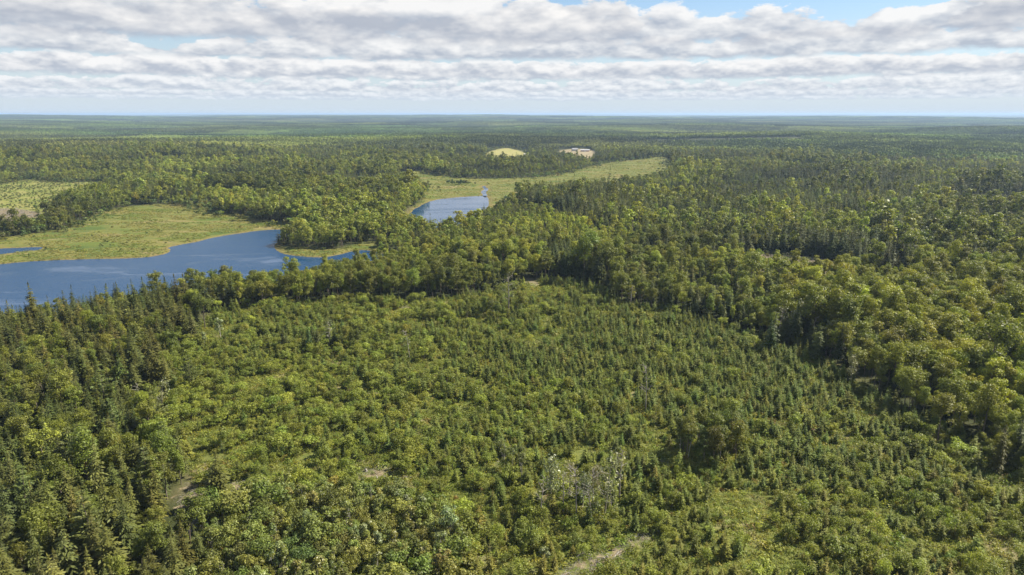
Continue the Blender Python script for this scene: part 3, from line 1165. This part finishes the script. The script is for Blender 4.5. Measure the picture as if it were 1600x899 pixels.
# near woodland, to 620 m
def plant():
    x, y = jitter_grid(-560, 560, 70, 640, 3.3)
    r = np.hypot(x, y)
    px, py, _ = project(x, y, 0 * x)
    thin = np.where((px < 330) & (py > 470), 1.0, np.where(inside(HARDWOOD, x, y), .72, .86))
    k = sector(x, y) & (r < 600) & (rng.random(len(x)) < thin)
    x, y = x[k], y[k]
    o = is_open(x, y) | in_clearing(x, y)
    x, y = x[~o], y[~o]
    r = np.hypot(x, y)
    forest(x[r < 430], y[r < 430], 'near')
    forest(x[r >= 430], y[r >= 430], 'mid')
    # middle distance
    x, y = jitter_grid(-1320, 1320, 440, 1640, 4.1)
    r = np.hypot(x, y)
    k = sector(x, y) & (r >= 600) & (r < 1560)
    x, y = x[k], y[k]
    o = is_open(x, y)
    x, y = x[~o], y[~o]
    # thin out: small natural gaps
    k = vnoise(x / 22, y / 22, 81, 2) > .27
    forest(x[k], y[k], 'mid', 1.02)
    # ---- the clearing: planted spruces, maple sprouts, ground clumps
    x, y = jitter_grid(-190, 330, 74, 330, 1.78, .48)
    k = sector(x, y) & in_clearing(x, y)
    x, y = x[k], y[k]
    bare = np.zeros(len(x), bool)
    bare |= inside(TRACK_OPEN, x, y)
    for P in BARE + [TRACK]:
        bare |= inside(P, x, y) | inside(P, x, y + 2.5) | inside(P, x, y + 5)
    c = at(1040, 712)
    bare |= ((x - c[0]) / 6.5) ** 2 + ((y - c[1]) / 5.5) ** 2 < 1
    x, y = x[~bare], y[~bare]
    n = len(x)
    px, py, _ = project(x, y, 0 * x)
    dens = .5 * vnoise(x / 16, y / 16, 91, 3) + .5 * vnoise(x / 6, y / 6, 92, 2)
    conif = np.clip((px - 560) / 700, 0, .5) + np.clip((620 - py) / 420, 0, .30) + .28 + (vnoise(x / 30, y / 30, 95, 2) - .5) * .9
    thick = inside(THICKET, x, y)
    opening = inside(OPENING, x, y)
    keep = (dens > np.where(thick, .24, np.where(opening, .42, np.where(px < 780, .42, .37)))) & (rng.random(n) < np.where(opening, .66, .82))
    x, y, conif, thick, px, py = (a[keep] for a in (x, y, conif, thick, px, py))
    n = len(x)
    con = rng.random(n) < np.where(thick, conif * .35, conif)
    k = con
    nk = k.sum()
    warm = rng.random(nk)[:, None] ** 2 * .55 + np.clip((py[k] - 740) / 300, 0, .5)[:, None]
    base = np.asarray(YOUNG) * (1 - warm) + np.asarray((.175, .175, .034)) * warm
    put('young_spruce', x[k], y[k], np.clip(np.exp(rng.normal(-.06, .38, nk)), .3, 1.7), jitter_col(base, nk, .16, .08), 'near', np.exp(rng.normal(0, .1, nk)))
    k = ~con & ~thick
    nk = k.sum()
    w = rng.random(nk)[:, None] ** 1.5
    base = np.asarray(BUSH) * (1 - w) + np.asarray((.205, .245, .042)) * w
    put('maple_bush', x[k], y[k], np.clip(np.exp(rng.normal(-.26, .42, nk)), .3, 1.5), jitter_col(base, nk, .2, .06), 'near', np.exp(rng.normal(0, .12, nk)))
    k = ~con & thick
    kk = rng.random(len(x)) < .5
    for sel, kind, s in ((k & kk, 'poplar_sapling', .72), (k & ~kk, 'maple_bush', 1.35)):
        nk = sel.sum()
        put(kind, x[sel], y[sel], s * np.exp(rng.normal(0, .24, nk)), jitter_col((.165, .190, .048), nk, .2, .1), 'near')
    # marsh-edge and cutover bushes
    for P, step, dens in ((MEADOW, 4, .045), (MARSH, 6, .03), (CUTOVER, 3.6, .42), (SPIT, 5, .12), (SLASH, 2.6, .40)):
        lo, hi = P.min(0), P.max(0)
        x, y = jitter_grid(lo[0], hi[0], lo[1], hi[1], step, .5)
        k = inside(P, x, y) & sector(x, y) & (vnoise(x / 25, y / 25, 97, 2) * rng.random(len(x)) > (.62 - dens))
        for W in WATERS:
            k &= sdist(W, x, y) > 2
        k &= ~inside(SOIL, x, y)
        x, y = x[k], y[k]
        put('maple_bush', x, y, rng.uniform(.22, .8, len(x)), jitter_col((.095, .125, .04), len(x), .25, .15), 'mid')
    for P, depth, amount in ((MEADOW, 22, .55), (MARSH, 20, .4), (CUTOVER, 16, .6), (FIELD, 8, .4)):
        lo, hi = P.min(0) - 20, P.max(0) + 20
        x, y = jitter_grid(lo[0], hi[0], lo[1], hi[1], 2.8, .5)
        d = sdist(P, x, y)
        k = (d < 10) & (d > -depth) & (rng.random(len(x)) < amount * np.exp(np.minimum(d, 0) / (depth * .35))) & (vnoise(x / 14, y / 14, 99, 2) > .42) & sector(x, y)
        for W in WATERS:
            k &= sdist(W, x, y) > 9
        x, y = x[k], y[k]
        put('maple_bush', x, y, rng.uniform(.4, 1.9, len(x)), jitter_col((.115, .145, .045), len(x), .25, .15), 'mid')
    # a clump of bushes out on the far marsh
    c = at(720, 287)
    n = 22
    put('maple_bush', c[0] + rng.normal(0, 9, n), c[1] + rng.normal(0, 5, n), rng.uniform(1.0, 1.9, n), jitter_col((.055, .085, .035), n), 'mid')


plant()


def spot(kind, pts, s, tint, wide=None, jit=.1):
    x, y = np.array([at(*p) for p in pts]).T
    n = len(x)
    put(kind, x, y, s * np.exp(rng.normal(0, jit, n)), jitter_col(tint, n, .1, .06), 'near', wide)


# trees one can point to in the photograph (ground points)
spot('pine_tree', [(165, 652), (250, 690), (185, 690), (152, 880), (45, 830), (238, 790), (262, 722), (118, 742), (225, 560), (300, 610), (92, 640), (20, 905)],
     np.array([.95, .85, .8, 1.08, .95, .95, .8, .8, .8, .7, .75, .9]), (.125, .155, .052))
spot('poplar_sapling', [(235, 770), (225, 755), (125, 830), (570, 858), (590, 868), (555, 850), (640, 805), (660, 812), (625, 800), (480, 835), (705, 850), (440, 890),
                        (150, 700), (320, 545), (345, 530), (690, 880), (850, 890)], 1.0, (.20, .235, .105), jit=.2)
spot('birch_tree', [(800, 735), (815, 748), (788, 730), (1075, 715), (1100, 722), (1125, 715), (1150, 705), (1090, 705), (1115, 700), (1140, 690), (1160, 690), (1062, 712)],
     np.array([.95, .8, .75, .85, 1.0, 1.0, .95, .9, .95, .95, .8, .7]), (.150, .185, .066))
spot('dead_tree', [(880, 800), (900, 812), (925, 805), (945, 800), (862, 795), (935, 770), (968, 778), (890, 780), (910, 790), (925, 820), (956, 812), (845, 815),
                   (1215, 530), (1240, 535), (1270, 540), (1290, 552), (1230, 520), (1255, 528), (1302, 560), (985, 480),
                   (252, 640), (225, 655), (1330, 600), (640, 560), (1008, 645), (770, 495), (795, 490), (515, 545)],
     1.2, (.215, .235, .130), jit=.2)
for (px, py), kind, n, sp, s in (((1112, 712), 'hardwood_tree', 13, 4.6, .88), ((770, 492), 'hardwood_tree', 9, 5.5, .72), ((515, 540), 'spruce_tree', 8, 5, .72), ((1250, 540), 'spruce_tree', 14, 9, 1.02),
                                 ((470, 540), 'maple_bush', 8, 5, 1.5), ((560, 540), 'hardwood_tree', 4, 4, .6), ((690, 500), 'hardwood_tree', 4, 5, .55)):
    c = at(px, py)
    put(kind, c[0] + rng.normal(0, sp, n), c[1] + rng.normal(0, sp * .8, n), s * np.exp(rng.normal(0, .12, n)),
        jitter_col(SP_DARK if kind == 'spruce_tree' else HW, n), 'near')

# ------------------------------------------------------------------ instancing of whatever is past counting
VAULT = {}


def scatter(name, trees, pts, kind='stuff'):
    """one object that repeats the model trees on a cloud of points"""
    vault = bpy.data.collections.new(name + "_models")
    for i, t in enumerate(trees):
        me = t if isinstance(t, bpy.types.Mesh) else t.joined("%s_model" % name)
        vault.objects.link(bpy.data.objects.new("%s_model_%03d" % (name, i), me))
    n = len(pts['x'])
    pts.setdefault('lx', np.zeros(n))
    pts.setdefault('ly', np.zeros(n))
    me = bpy.data.meshes.new(name)
    me.vertices.add(n)
    me.vertices.foreach_set('co', np.stack([pts['x'], pts['y'], pts['z']], 1).astype(np.float32).ravel())

    def attr(nm, typ, key, val):
        a = me.attributes.new(nm, typ, 'POINT')
        a.data.foreach_set(key, np.ascontiguousarray(val).ravel())
    attr('rot', 'FLOAT_VECTOR', 'vector', np.stack([pts['lx'], pts['ly'], pts['rot']], 1).astype(np.float32))
    attr('scl', 'FLOAT_VECTOR', 'vector', np.stack([pts['s'] * pts['w'], pts['s'] * pts['w'], pts['s']], 1).astype(np.float32))
    attr('idx', 'INT', 'value', pts['idx'].astype(np.int32))
    attr('tint', 'FLOAT_COLOR', 'color', np.concatenate([pts['tint'], np.ones((n, 1))], 1).astype(np.float32))
    o = bpy.data.objects.new(name, me)
    COL.objects.link(o)
    o['kind'] = kind
    ng = bpy.data.node_groups.new(name + "_scatter", 'GeometryNodeTree')
    ng.interface.new_socket("Geometry", in_out='INPUT', socket_type='NodeSocketGeometry')
    ng.interface.new_socket("Geometry", in_out='OUTPUT', socket_type='NodeSocketGeometry')
    N, L = ng.nodes, ng.links
    gi, go = N.new('NodeGroupInput'), N.new('NodeGroupOutput')
    ci = N.new('GeometryNodeCollectionInfo')
    ci.inputs['Collection'].default_value = vault
    ci.inputs['Separate Children'].default_value = True
    ci.inputs['Reset Children'].default_value = True
    ip = N.new('GeometryNodeInstanceOnPoints')
    ip.inputs['Pick Instance'].default_value = True

    def named(nm, typ):
        q = N.new('GeometryNodeInputNamedAttribute')
        q.data_type = typ
        q.inputs['Name'].default_value = nm
        return q.outputs[0]
    L.new(gi.outputs[0], ip.inputs['Points'])
    L.new(ci.outputs[0], ip.inputs['Instance'])
    L.new(named('idx', 'INT'), ip.inputs['Instance Index'])
    e2r = N.new('FunctionNodeEulerToRotation')
    L.new(named('rot', 'FLOAT_VECTOR'), e2r.inputs[0])
    L.new(e2r.outputs[0], ip.inputs['Rotation'])
    L.new(named('scl', 'FLOAT_VECTOR'), ip.inputs['Scale'])
    L.new(ip.outputs[0], go.inputs[0])
    md = o.modifiers.new("scatter", 'NODES')
    md.node_group = ng
    return o


# far woodland in blocks, 1.5 km to 13 km
def far_woodland():
    trees = [low_forest(110, 50, sh, "far") for sh in (.12, .15, .5, .5, .9, .85)]
    trees += [low_forest(400, 110, sh, "far") for sh in (.2, .5, .8)]
    P = []
    for step, r0, r1, idx0, types in ((44, 1540, 4200, 0, 3), (95, 4150, 13500, 6, 3)):
        x, y = jitter_grid(-r1 * .64, r1 * .64, 700, r1, step, .08)
        r = np.hypot(x, y)
        k = (y > 0) & (np.abs(x) < y * .80 + 60) & (r > r0) & (r < r1)
        x, y, r = x[k], y[k], r[k]
        o = np.zeros(len(x), bool)
        for Q in (FIELD, YARD):
            o |= sdist(Q, x, y) < step * .6
        o |= vnoise(x / 420, y / 200, 131, 2) > .80         # a few open bogs and fields
        x, y = x[~o], y[~o]
        n = len(x)
        st = stands(x, y, 420, 260, 340)
        c = .5 * vnoise(x / 520, y / 260, 141, 3) + .5 * (.32 + .36 * st[0]) + rng.normal(0, .03, n)
        t = np.clip(((c - .30) / .40 * 3), 0, 2.99).astype(int)
        idx = idx0 + (t * 2 + rng.integers(0, 2, n) if idx0 == 0 else t)
        tone = np.exp((vnoise(x / 420, y / 130, 151, 3) - .5) * 1.0 + (st[1] - .42) * 1.15 + rng.normal(0, .06, n))
        tint = np.stack([tone * np.exp((vnoise(x / 700, y / 400, 161, 2) - .5) * .5), tone, tone * np.exp(rng.normal(0, .08, n))], 1)
        P.append(dict(x=x, y=y, z=height(x, y) - .3, rot=rng.integers(0, 4, n) * math.pi / 2, s=rng.uniform(.9, 1.1, n) * (.72 + .45 * st[2]), w=np.full(n, 1.12), idx=idx, tint=tint))
    pts = {k: np.concatenate([p[k] for p in P]) for k in P[0]}
    pts['w'] = pts['w'] / pts['s']
    scatter("far_woodland", trees, pts)


far_woodland()

# low undergrowth in the clearing and on the cutover: nobody could count it
def litter():
    """twigs, bark and brush left on the bare patches"""
    models = []
    for _ in range(4):
        T = Tubes(3)
        for _ in range(14):
            o = rng.normal(0, .45, 3) * [1, 1, 0] + [0, 0, R(.02, .18)]
            d = rng.normal(0, .45, 3) * [1, 1, .18]
            T.add([o, o + d * .5 + [0, 0, .03], o + d], np.array([1, .8, .4]) * R(.012, .035))
        v, f = T.arrays()
        models.append(np_mesh("litter_model", v, f, None, (M_DEAD if _ % 2 else M_BARK,)))
    P = []
    for Z in BARE + [SLASH, SOIL]:
        lo, hi = Z.min(0), Z.max(0)
        big = Z is SOIL or Z is SLASH
        x, y = jitter_grid(lo[0] - 1, hi[0] + 1, lo[1] - 1, hi[1] + 1, 3.2 if big else 1.0, .5)
        k = (sdist(Z, x, y) < .8) & sector(x, y) & (rng.random(len(x)) < .7)
        x, y = x[k], y[k]
        n = len(x)
        P.append(dict(x=x, y=y, z=height(x, y), rot=rng.uniform(0, 6.28, n), s=np.exp(rng.normal(0, .3, n)) * (2.4 if big else 1.0), w=np.ones(n),
                      idx=rng.integers(0, 4, n), tint=np.ones((n, 3))))
    pts = {k: np.concatenate([p[k] for p in P]) for k in P[0]}
    scatter("brush_litter", models, pts)


litter()


def sedge():
    P = []
    for Z in (MEADOW, SPIT, MARSH):
        lo, hi = Z.min(0), Z.max(0)
        x, y = jitter_grid(lo[0], hi[0], lo[1], hi[1], 2.3 if Z is not MARSH else 3.4, .5)
        k = inside(Z, x, y) & sector(x, y) & (vnoise(x / 20, y / 12, 211, 3) > .40)
        for W in WATERS:
            k &= sdist(W, x, y) > 1.0
        x, y = x[k], y[k]
        n = len(x)
        w = np.clip((vnoise(x / 32, y / 16, 213, 3) - .36) / .28, 0, 1)[:, None]
        base = np.asarray((.150, .180, .036)) * (1 - w) + np.asarray((.215, .202, .060)) * w
        P.append(dict(x=x, y=y, z=height(x, y), rot=rng.uniform(0, 6.28, n), s=np.exp(rng.normal(-.25, .35, n)), w=np.full(n, 2.1), idx=rng.integers(0, 4, n),
                      tint=jitter_col(base, n, .12, .05)))
    pts = {k: np.concatenate([p[k] for p in P]) for k in P[0]}
    scatter("sedge", [clump(26, R(1.0, 1.6), R(.35, .6), .16) for _ in range(4)], pts)


sedge()


def undergrowth():
    P = []
    for Z, step, th in ((CLEARING, .92, .16), (CUTOVER, 3.0, .36)):
        lo, hi = Z.min(0), Z.max(0)
        x, y = jitter_grid(max(lo[0], -200), min(hi[0], 340) if Z is CLEARING else hi[0], max(lo[1], 74), hi[1], step, .5)
        k = inside(Z, x, y) & sector(x, y)
        x, y = x[k], y[k]
        k = vnoise(x / 6, y / 6, 171, 2) > th
        for B in BARE + [SOIL, TRACK]:
            k &= ~inside(B, x, y) | (rng.random(len(x)) < .12)
        x, y = x[k], y[k]
        n = len(x)
        w = np.clip((vnoise(x / 14, y / 14, 181, 2) - .3) / .4, 0, 1)[:, None]
        base = np.asarray((.165, .200, .034)) * (1 - w) + np.asarray((.225, .240, .046)) * w
        red = (rng.random(n) < .03)[:, None]
        base = np.where(red, np.asarray((.17, .125, .035)), base)
        P.append(dict(x=x, y=y, z=height(x, y), rot=rng.uniform(0, 6.28, n), s=np.exp(rng.normal(0, .35, n)) * (1 if Z is CLEARING else 2.2), w=np.ones(n),
                      idx=rng.integers(0, 4, n), tint=jitter_col(base, n, .18, .1)))
    pts = {k: np.concatenate([p[k] for p in P]) for k in P[0]}
    scatter("undergrowth", [clump(46, R(1.0, 1.5), R(.4, .8), .105) for _ in range(4)], pts)


undergrowth()

# ------------------------------------------------------------------ the far farm buildings, logs and stumps
def box(vs, fs, x0, x1, y0, y1, z0, z1):
    n = len(vs)
    vs += [(x, y, z) for z in (z0, z1) for x, y in ((x0, y0), (x1, y0), (x1, y1), (x0, y1))]
    fs += [tuple(n + i for i in f) for f in ((3, 2, 1, 0), (4, 5, 6, 7), (0, 1, 5, 4), (1, 2, 6, 5), (2, 3, 7, 6), (3, 0, 4, 7))]


def py_mesh(name, vs, fs, m, parent=None):
    me = bpy.data.meshes.new(name)
    me.from_pydata(vs, [], fs)
    me.materials.append(m)
    o = bpy.data.objects.new(name, me)
    if parent is not None:
        o.parent = parent
    COL.objects.link(o)
    return o


def thing(name, label, cat, loc, rz=0.0, group=None):
    e = bpy.data.objects.new(name, None)
    COL.objects.link(e)
    e.location = loc
    e.rotation_euler = (0, 0, rz)
    e['label'], e['category'] = label, cat
    if group:
        e['group'] = group
    return e


M_WHITE = plain("painted_clapboard", (.44, .43, .40), (.52, .50, .47), .4)
M_SALMON = plain("salmon_siding", (.50, .34, .26), (.58, .40, .31), .4)
M_ROOF_GREY = plain("grey_roofing", (.20, .20, .21), (.30, .30, .31), .5)
M_ROOF_PALE = plain("pale_metal_roofing", (.34, .34, .35), (.44, .44, .45), .3)
M_PANE = plain("window_pane", (.02, .025, .03), (.035, .04, .05), 1, .1)
M_FRAME = plain("white_trim", (.72, .71, .68), (.78, .77, .74), 1)
M_BRICK = plain("chimney_brick", (.24, .12, .09), (.30, .16, .12), 2)


def house(name, label, px, py, w, d, hw, hr, wall, roof, rz, door_w=1.1, chimney=True, nwin=4, cat='house'):
    x, y = at(px, py, 0)
    z = float(height(np.array([x]), np.array([y]))[0])
    for _ in range(6):                                   # walk the sight line down to the slope
        x, y = at(px, py, z)
        z = float(height(np.array([x]), np.array([y]))[0])
    t = thing(name, label, cat, (x, y, z), rz)
    # walls with gables
    vs = [(-w/2, -d/2, -.5), (w/2, -d/2, -.5), (w/2, d/2, -.5), (-w/2, d/2, -.5), (-w/2, -d/2, hw), (w/2, -d/2, hw), (w/2, d/2, hw), (-w/2, d/2, hw),
          (-w/2, 0, hw + hr), (w/2, 0, hw + hr)]
    fs = [(0, 1, 5, 4), (2, 3, 7, 6), (1, 2, 6, 9, 5), (3, 0, 4, 8, 7), (3, 2, 1, 0)]
    py_mesh("wall", vs, fs, wall, t)
    e, k = .4, hr / (d / 2)
    vs, fs = [], []
    for s in (-1, 1):
        n = len(vs)
        y1, z1 = s * (d / 2 + e), hw - e * k
        vs += [(-w/2 - e, 0, hw + hr + .03), (w/2 + e, 0, hw + hr + .03), (w/2 + e, y1, z1 + .03), (-w/2 - e, y1, z1 + .03)]
        vs += [(a, b, c + .16) for a, b, c in vs[n:n + 4]]
        fs += [tuple(n + i for i in f) for f in ((0, 1, 2, 3), (7, 6, 5, 4), (0, 4, 5, 1), (1, 5, 6, 2), (2, 6, 7, 3), (3, 7, 4, 0))]
    r = py_mesh("roof", vs, fs, roof, t)
    if chimney:
        vs, fs = [], []
        box(vs, fs, w * .2, w * .2 + .8, .3, 1.1, hw + hr * .55, hw + hr + 1.0)
        py_mesh("chimney", vs, fs, M_BRICK, r)
    vs, fs = [], []
    box(vs, fs, -door_w / 2, door_w / 2, -d/2 - .06, -d/2 + .02, 0, min(2.1, hw - .3) if door_w < 2 else hw - .4)
    py_mesh("door", vs, fs, M_FRAME, t)
    for i in range(nwin):
        cx = -w / 2 + w * (i + .5) / nwin
        if abs(cx) < door_w / 2 + .7:
            cx += (door_w / 2 + .8) * (1 if cx >= 0 else -1)
        vs, fs = [], []
        box(vs, fs, cx - .65, cx + .65, -d/2 - .05, -d/2 + .02, .95, min(2.2, hw - .25))
        f = py_mesh("window", vs, fs, M_FRAME, t)
        vs, fs = [], []
        box(vs, fs, cx - .52, cx + .52, -d/2 - .07, -d/2 - .045, 1.08, min(2.2, hw - .25) - .13)
        py_mesh("pane", vs, fs, M_PANE, f)
    return t


house("farm_house", "white farmhouse with grey roof at the far pale yard", 898, 236, 13, 8, 3.6, 2.6, M_WHITE, M_ROOF_GREY, .15)
house("farm_barn", "long low pale-roofed barn beside the far farmhouse", 914, 237, 20, 9, 3.2, 1.8, M_SALMON, M_ROOF_PALE, -.1, door_w=3.0, chimney=False, nwin=2, cat='barn')
house("field_shed", "small white shed at the edge of the far round field", 822, 244, 9, 6, 2.8, 1.6, M_WHITE, M_ROOF_PALE, .3, door_w=2.4, chimney=False, nwin=2, cat='shed')
house("lone_house", "lone white house among trees far beyond the meadow", 225, 245, 11, 8, 4.0, 2.6, M_WHITE, M_ROOF_PALE, -.3)


def log_mesh(name, L, r, sides=7):
    T = Tubes(sides)
    n = 5
    x = np.linspace(-L / 2, L / 2, n)
    T.add(np.stack([x, rng.normal(0, .03, n), rng.normal(0, .02, n) + r * .8], 1), r * np.linspace(1, .7, n))
    for i in range(3):
        xx = R(-L * .3, L * .45)
        T.add([[xx, 0, r], [xx + R(.1, .4), R(-.7, .7), r + R(.2, .8)]], [r * .28, r * .1])
    v, f = T.arrays()
    return np_mesh(name, v, f, None, (M_DEAD,))


def stump_mesh(name, h, r):
    T = Tubes(9)
    T.add([[0, 0, -.15], [0, 0, .1], [0, 0, h * .6], [0, 0, h], [.01, 0, h + .02]], np.array([1.5, 1.15, 1.0, .95, .02]) * r)
    for i in range(6):
        a = i / 6 * 6.28 + R(-.3, .3)
        T.add([[math.cos(a) * r * .6, math.sin(a) * r * .6, .2], [math.cos(a) * r * 2.1, math.sin(a) * r * 2.1, -.05]], [r * .34, r * .1])
    v, f = T.arrays()
    return np_mesh(name, v, f, None, (M_DEAD,))


LOGS = [log_mesh("fallen_log", R(3.5, 6), R(.14, .22)) for _ in range(4)]
STUMPS = [stump_mesh("tree_stump", R(.4, .8), R(.22, .36)) for _ in range(3)]
PLACES = [('on the bare brushy patch by the left spruces', (302, 785), 2.4, 5, 3), ('in the tangle of dead trees', (925, 800), 4, 5, 2),
          ('on the bottom bare strip', (945, 868), 4, 4, 2), ('on the small tan scrape', (590, 741), 3, 3, 2), ('on the brown slash strip', (1240, 404), 9, 12, 3)]
PICK = ('nearest', 'second nearest', 'third nearest', 'fourth nearest', 'fifth nearest', 'sixth nearest', 'seventh nearest', 'eighth nearest', 'ninth nearest', 'tenth nearest',
        'eleventh nearest', 'twelfth nearest')
for where, p, sp, nl, ns in PLACES:
    c = at(*p)
    far_ = p[1] < 450
    xy = [[c[0] + rng.normal(0, sp * (2.6 if far_ else 1)), c[1] + rng.normal(0, sp * .6)] for _ in range(nl + ns)]
    xy = sorted(xy[:nl], key=lambda q: math.hypot(*q)) + sorted(xy[nl:], key=lambda q: math.hypot(*q))
    for i in range(nl + ns):
        isl = i < nl
        x, y = xy[i]
        o = bpy.data.objects.new("fallen_log" if isl else "tree_stump", (LOGS[i % 4] if isl else STUMPS[i % 3]))
        COL.objects.link(o)
        o.location = (x, y, float(height(np.array([x]), np.array([y]))[0]) - .03)
        o.rotation_euler = (0, 0, R(0, 3.14))
        k = (R(.4, .75) * (2.2 if far_ else 1)) if isl else R(.6, .9)
        o.scale = (k, k, k)
        o['label'] = ("%s grey fallen log lying %s" if isl else "%s grey cut stump %s") % (PICK[(i if isl else i - nl) % len(PICK)], where)
        o['category'] = 'log' if isl else 'stump'
        o['group'] = ('fallen logs ' if isl else 'cut stumps ') + where


# ------------------------------------------------------------------ the trees: the 300 of a kind that show largest are objects, the rest one object
WORDS = {
    'hardwood_tree': ('hardwood tree', 'tree', 'broadleaf trees of the wood'),
    'spruce_tree': ('spruce', 'tree', 'mature spruces of the wood'),
    'young_spruce': ('young spruce', 'young tree', 'young spruces in the clearing'),
    'maple_bush': ('leafy bush', 'bush', 'leafy bushes in the clearing'),
    'pine_tree': ('pine', 'tree', 'tall pale pines in the spruce wood'),
    'birch_tree': ('slender birch', 'tree', 'birches standing in the clearing'),
    'poplar_sapling': ('silvery poplar sapling', 'young tree', 'silver-leaved poplar saplings'),
    'dead_tree': ('dead grey tree', 'dead tree', 'dead grey trees'),
}
STUFF = {'hardwood_tree': 'hardwood_woods', 'spruce_tree': 'spruce_woods', 'young_spruce': 'spruce_plantation', 'maple_bush': 'leafy_shrubbery',
         'poplar_sapling': 'poplar_shrubbery'}
LANDMARKS = [  # what it is called, where it stands (photograph pixels)
    ('brush-littered bare patch', (302, 785)), ('pale gravel track bend', (832, 442)), ('tangle of dead trees', (910, 795)), ('shady birch clump', (1110, 705)),
    ('lone pale birches', (800, 735)), ('dark spruce clump', (515, 540)), ('small hardwood grove', (770, 492)), ('brown slash strip', (1240, 405)),
    ('bare-trunked wood edge', (1255, 535)), ('bottom grassy opening', (940, 855)), ('silvery wind-blown saplings', (570, 858)), ('near lake shore', (300, 475)),
    ('notch in the wood edge', (1500, 690)), ('tallest pale pine', (152, 880)), ('layered upper pine', (165, 652)),     ('small tan scrape', (590, 740)), ('wooded lake spit', (520, 420)), ('lower corner of the spruce wood', (20, 890)), ('lower corner of the bush field', (1580, 890)),
    ('bright hardwood slope', (1480, 500)), ('rows of planted spruces', (1050, 560)), ('bushy middle of the clearing', (650, 620)), ('yellow-green upper clearing', (420, 560)),
    ('dark ridge of spruces', (1000, 380)), ('centre of the plantation', (870, 640)), ('lower right bush field', (1400, 830)), ('left spruce wood edge', (270, 600))]
LM = np.array([at(*p) for _, p in LANDMARKS])
ORD = ['', 'second', 'third', 'fourth', 'fifth', 'sixth', 'seventh', 'eighth', 'ninth', 'tenth', 'eleventh', 'twelfth', 'thirteenth', 'fourteenth', 'fifteenth',
       'sixteenth', 'seventeenth', 'eighteenth', 'nineteenth', 'twentieth']


def ordinal(i):
    if i < 20:
        return ORD[i]
    tens = {2: 'twenty', 3: 'thirty', 4: 'forty', 5: 'fifty', 6: 'sixty', 7: 'seventy', 8: 'eighty', 9: 'ninety'}
    i += 1
    t, u = divmod(i, 10)
    if t > 9:
        return 'outermost'
    return tens[t].rstrip('y') + 'ieth' if u == 0 else tens[t] + '-' + (['first'] + ORD[1:])[u - 1]


def describe(kind, T, sel):
    """a label per chosen tree: tone, size, and its place counted outwards from the nearest landmark"""
    noun = WORDS[kind][0]
    d = np.hypot(T['x'][:, None] - LM[None, :, 0], T['y'][:, None] - LM[None, :, 1])
    near = d.argmin(1)
    dist = d[np.arange(len(near)), near]
    dx, dy = T['x'] - LM[near, 0], T['y'] - LM[near, 1]
    ang = np.degrees(np.arctan2(dy, dx)) % 360
    side = np.array(['right of', 'beyond right of', 'beyond', 'beyond left of', 'left of', 'before left of', 'before', 'before right of'])[((ang + 22.5) // 45).astype(int) % 8]
    words = {'right of': 'right of', 'left of': 'left of', 'beyond': 'behind', 'before': 'in front of',
             'beyond right of': 'beyond-right of', 'beyond left of': 'beyond-left of', 'before left of': 'front-left of', 'before right of': 'front-right of'}
    hh = T['s']
    q = np.quantile(hh[sel], (.3, .7))
    hue = T['tint'][:, 0] / T['tint'][:, 1]
    lum = T['tint'] @ np.array([.3, .6, .1])
    ql = np.quantile(lum[sel], (.33, .67))
    qh = np.quantile(hue[sel], (.5,))
    rows = {}
    for i in range(len(near)):
        size = 'short' if hh[i] < q[0] else 'tall' if hh[i] > q[1] else 'medium'
        tone = 'dark' if lum[i] < ql[0] else 'pale' if lum[i] > ql[1] else 'mid-toned'
        tint = '' if kind == 'dead_tree' else ('yellowish ' if hue[i] > qh[0] else 'green ')
        if kind == 'dead_tree':
            key = ('%s %s' % (size, noun), near[i], side[i])
        else:
            key = ('%s %s %s%s' % (size, tone, tint, noun), near[i], side[i])
        rows.setdefault(key, []).append(i)
    out = {}
    for (look, l, sd), v in rows.items():
        v.sort(key=lambda i: dist[i])
        for r, i in enumerate(v):
            out[i] = ('%s, %s %s the %s' % (look, (ordinal(r) + ' nearest' if r else 'nearest'), words[sd], LANDMARKS[l][0]))
    return out


def merge(L):
    return {k: np.concatenate([t[k] for t in L]) for k in L[0]}


LIMIT = 298
for kind, L in TREES.items():
    T = merge(L)
    T['z'] = height(T['x'], T['y']) - .05
    models = MODELS[kind]
    flat = [t for l in sorted(models) for t in models[l]]
    n = len(T['x'])
    hgt = np.array([t.h for t in flat])[T['idx']] * T['s']
    px, py, f = project(T['x'], T['y'], T['z'] + hgt * .6)
    vis = (px > 4) & (px < 1596) & (py > 150) & (py < 893)
    big = np.where(vis, hgt / f * (T['w'] + .3), -1)
    order = np.argsort(-big)
    sel = order[:LIMIT]
    sel = sel[big[sel] > 0]
    lab = describe(kind, T, sel)
    crowns, trunks = {}, {}
    noun, cat, group = WORDS[kind]
    for i in sel:
        m = int(T['idx'][i])
        if m not in trunks:
            trunks[m] = flat[m].trunk_mesh(kind + "_trunk")
            crowns[m] = flat[m].crown_mesh(kind + "_crown") if flat[m].cards else None
        e = bpy.data.objects.new(kind, None)
        e.empty_display_size = .5
        COL.objects.link(e)
        e.location = (T['x'][i], T['y'][i], T['z'][i])
        e.rotation_euler = (T['lx'][i], T['ly'][i], T['rot'][i])
        s = T['s'][i]
        e.scale = (s * T['w'][i], s * T['w'][i], s)
        e['label'], e['category'], e['group'] = lab[i], cat, group
        tint = [float(v) for v in T['tint'][i]]
        for nm, me in (("trunk", trunks[m]), ("crown", crowns[m])):
            if me is None:
                continue
            o = bpy.data.objects.new(nm, me)
            o['tint'] = tint
            o.parent = e
            COL.objects.link(o)
    rest = np.setdiff1d(np.arange(n), sel)
    if len(rest) and kind in STUFF:
        scatter(STUFF[kind], flat, {k: v[rest] for k, v in T.items()})
    print(kind, n, 'objects', len(sel), 'rest', len(rest))
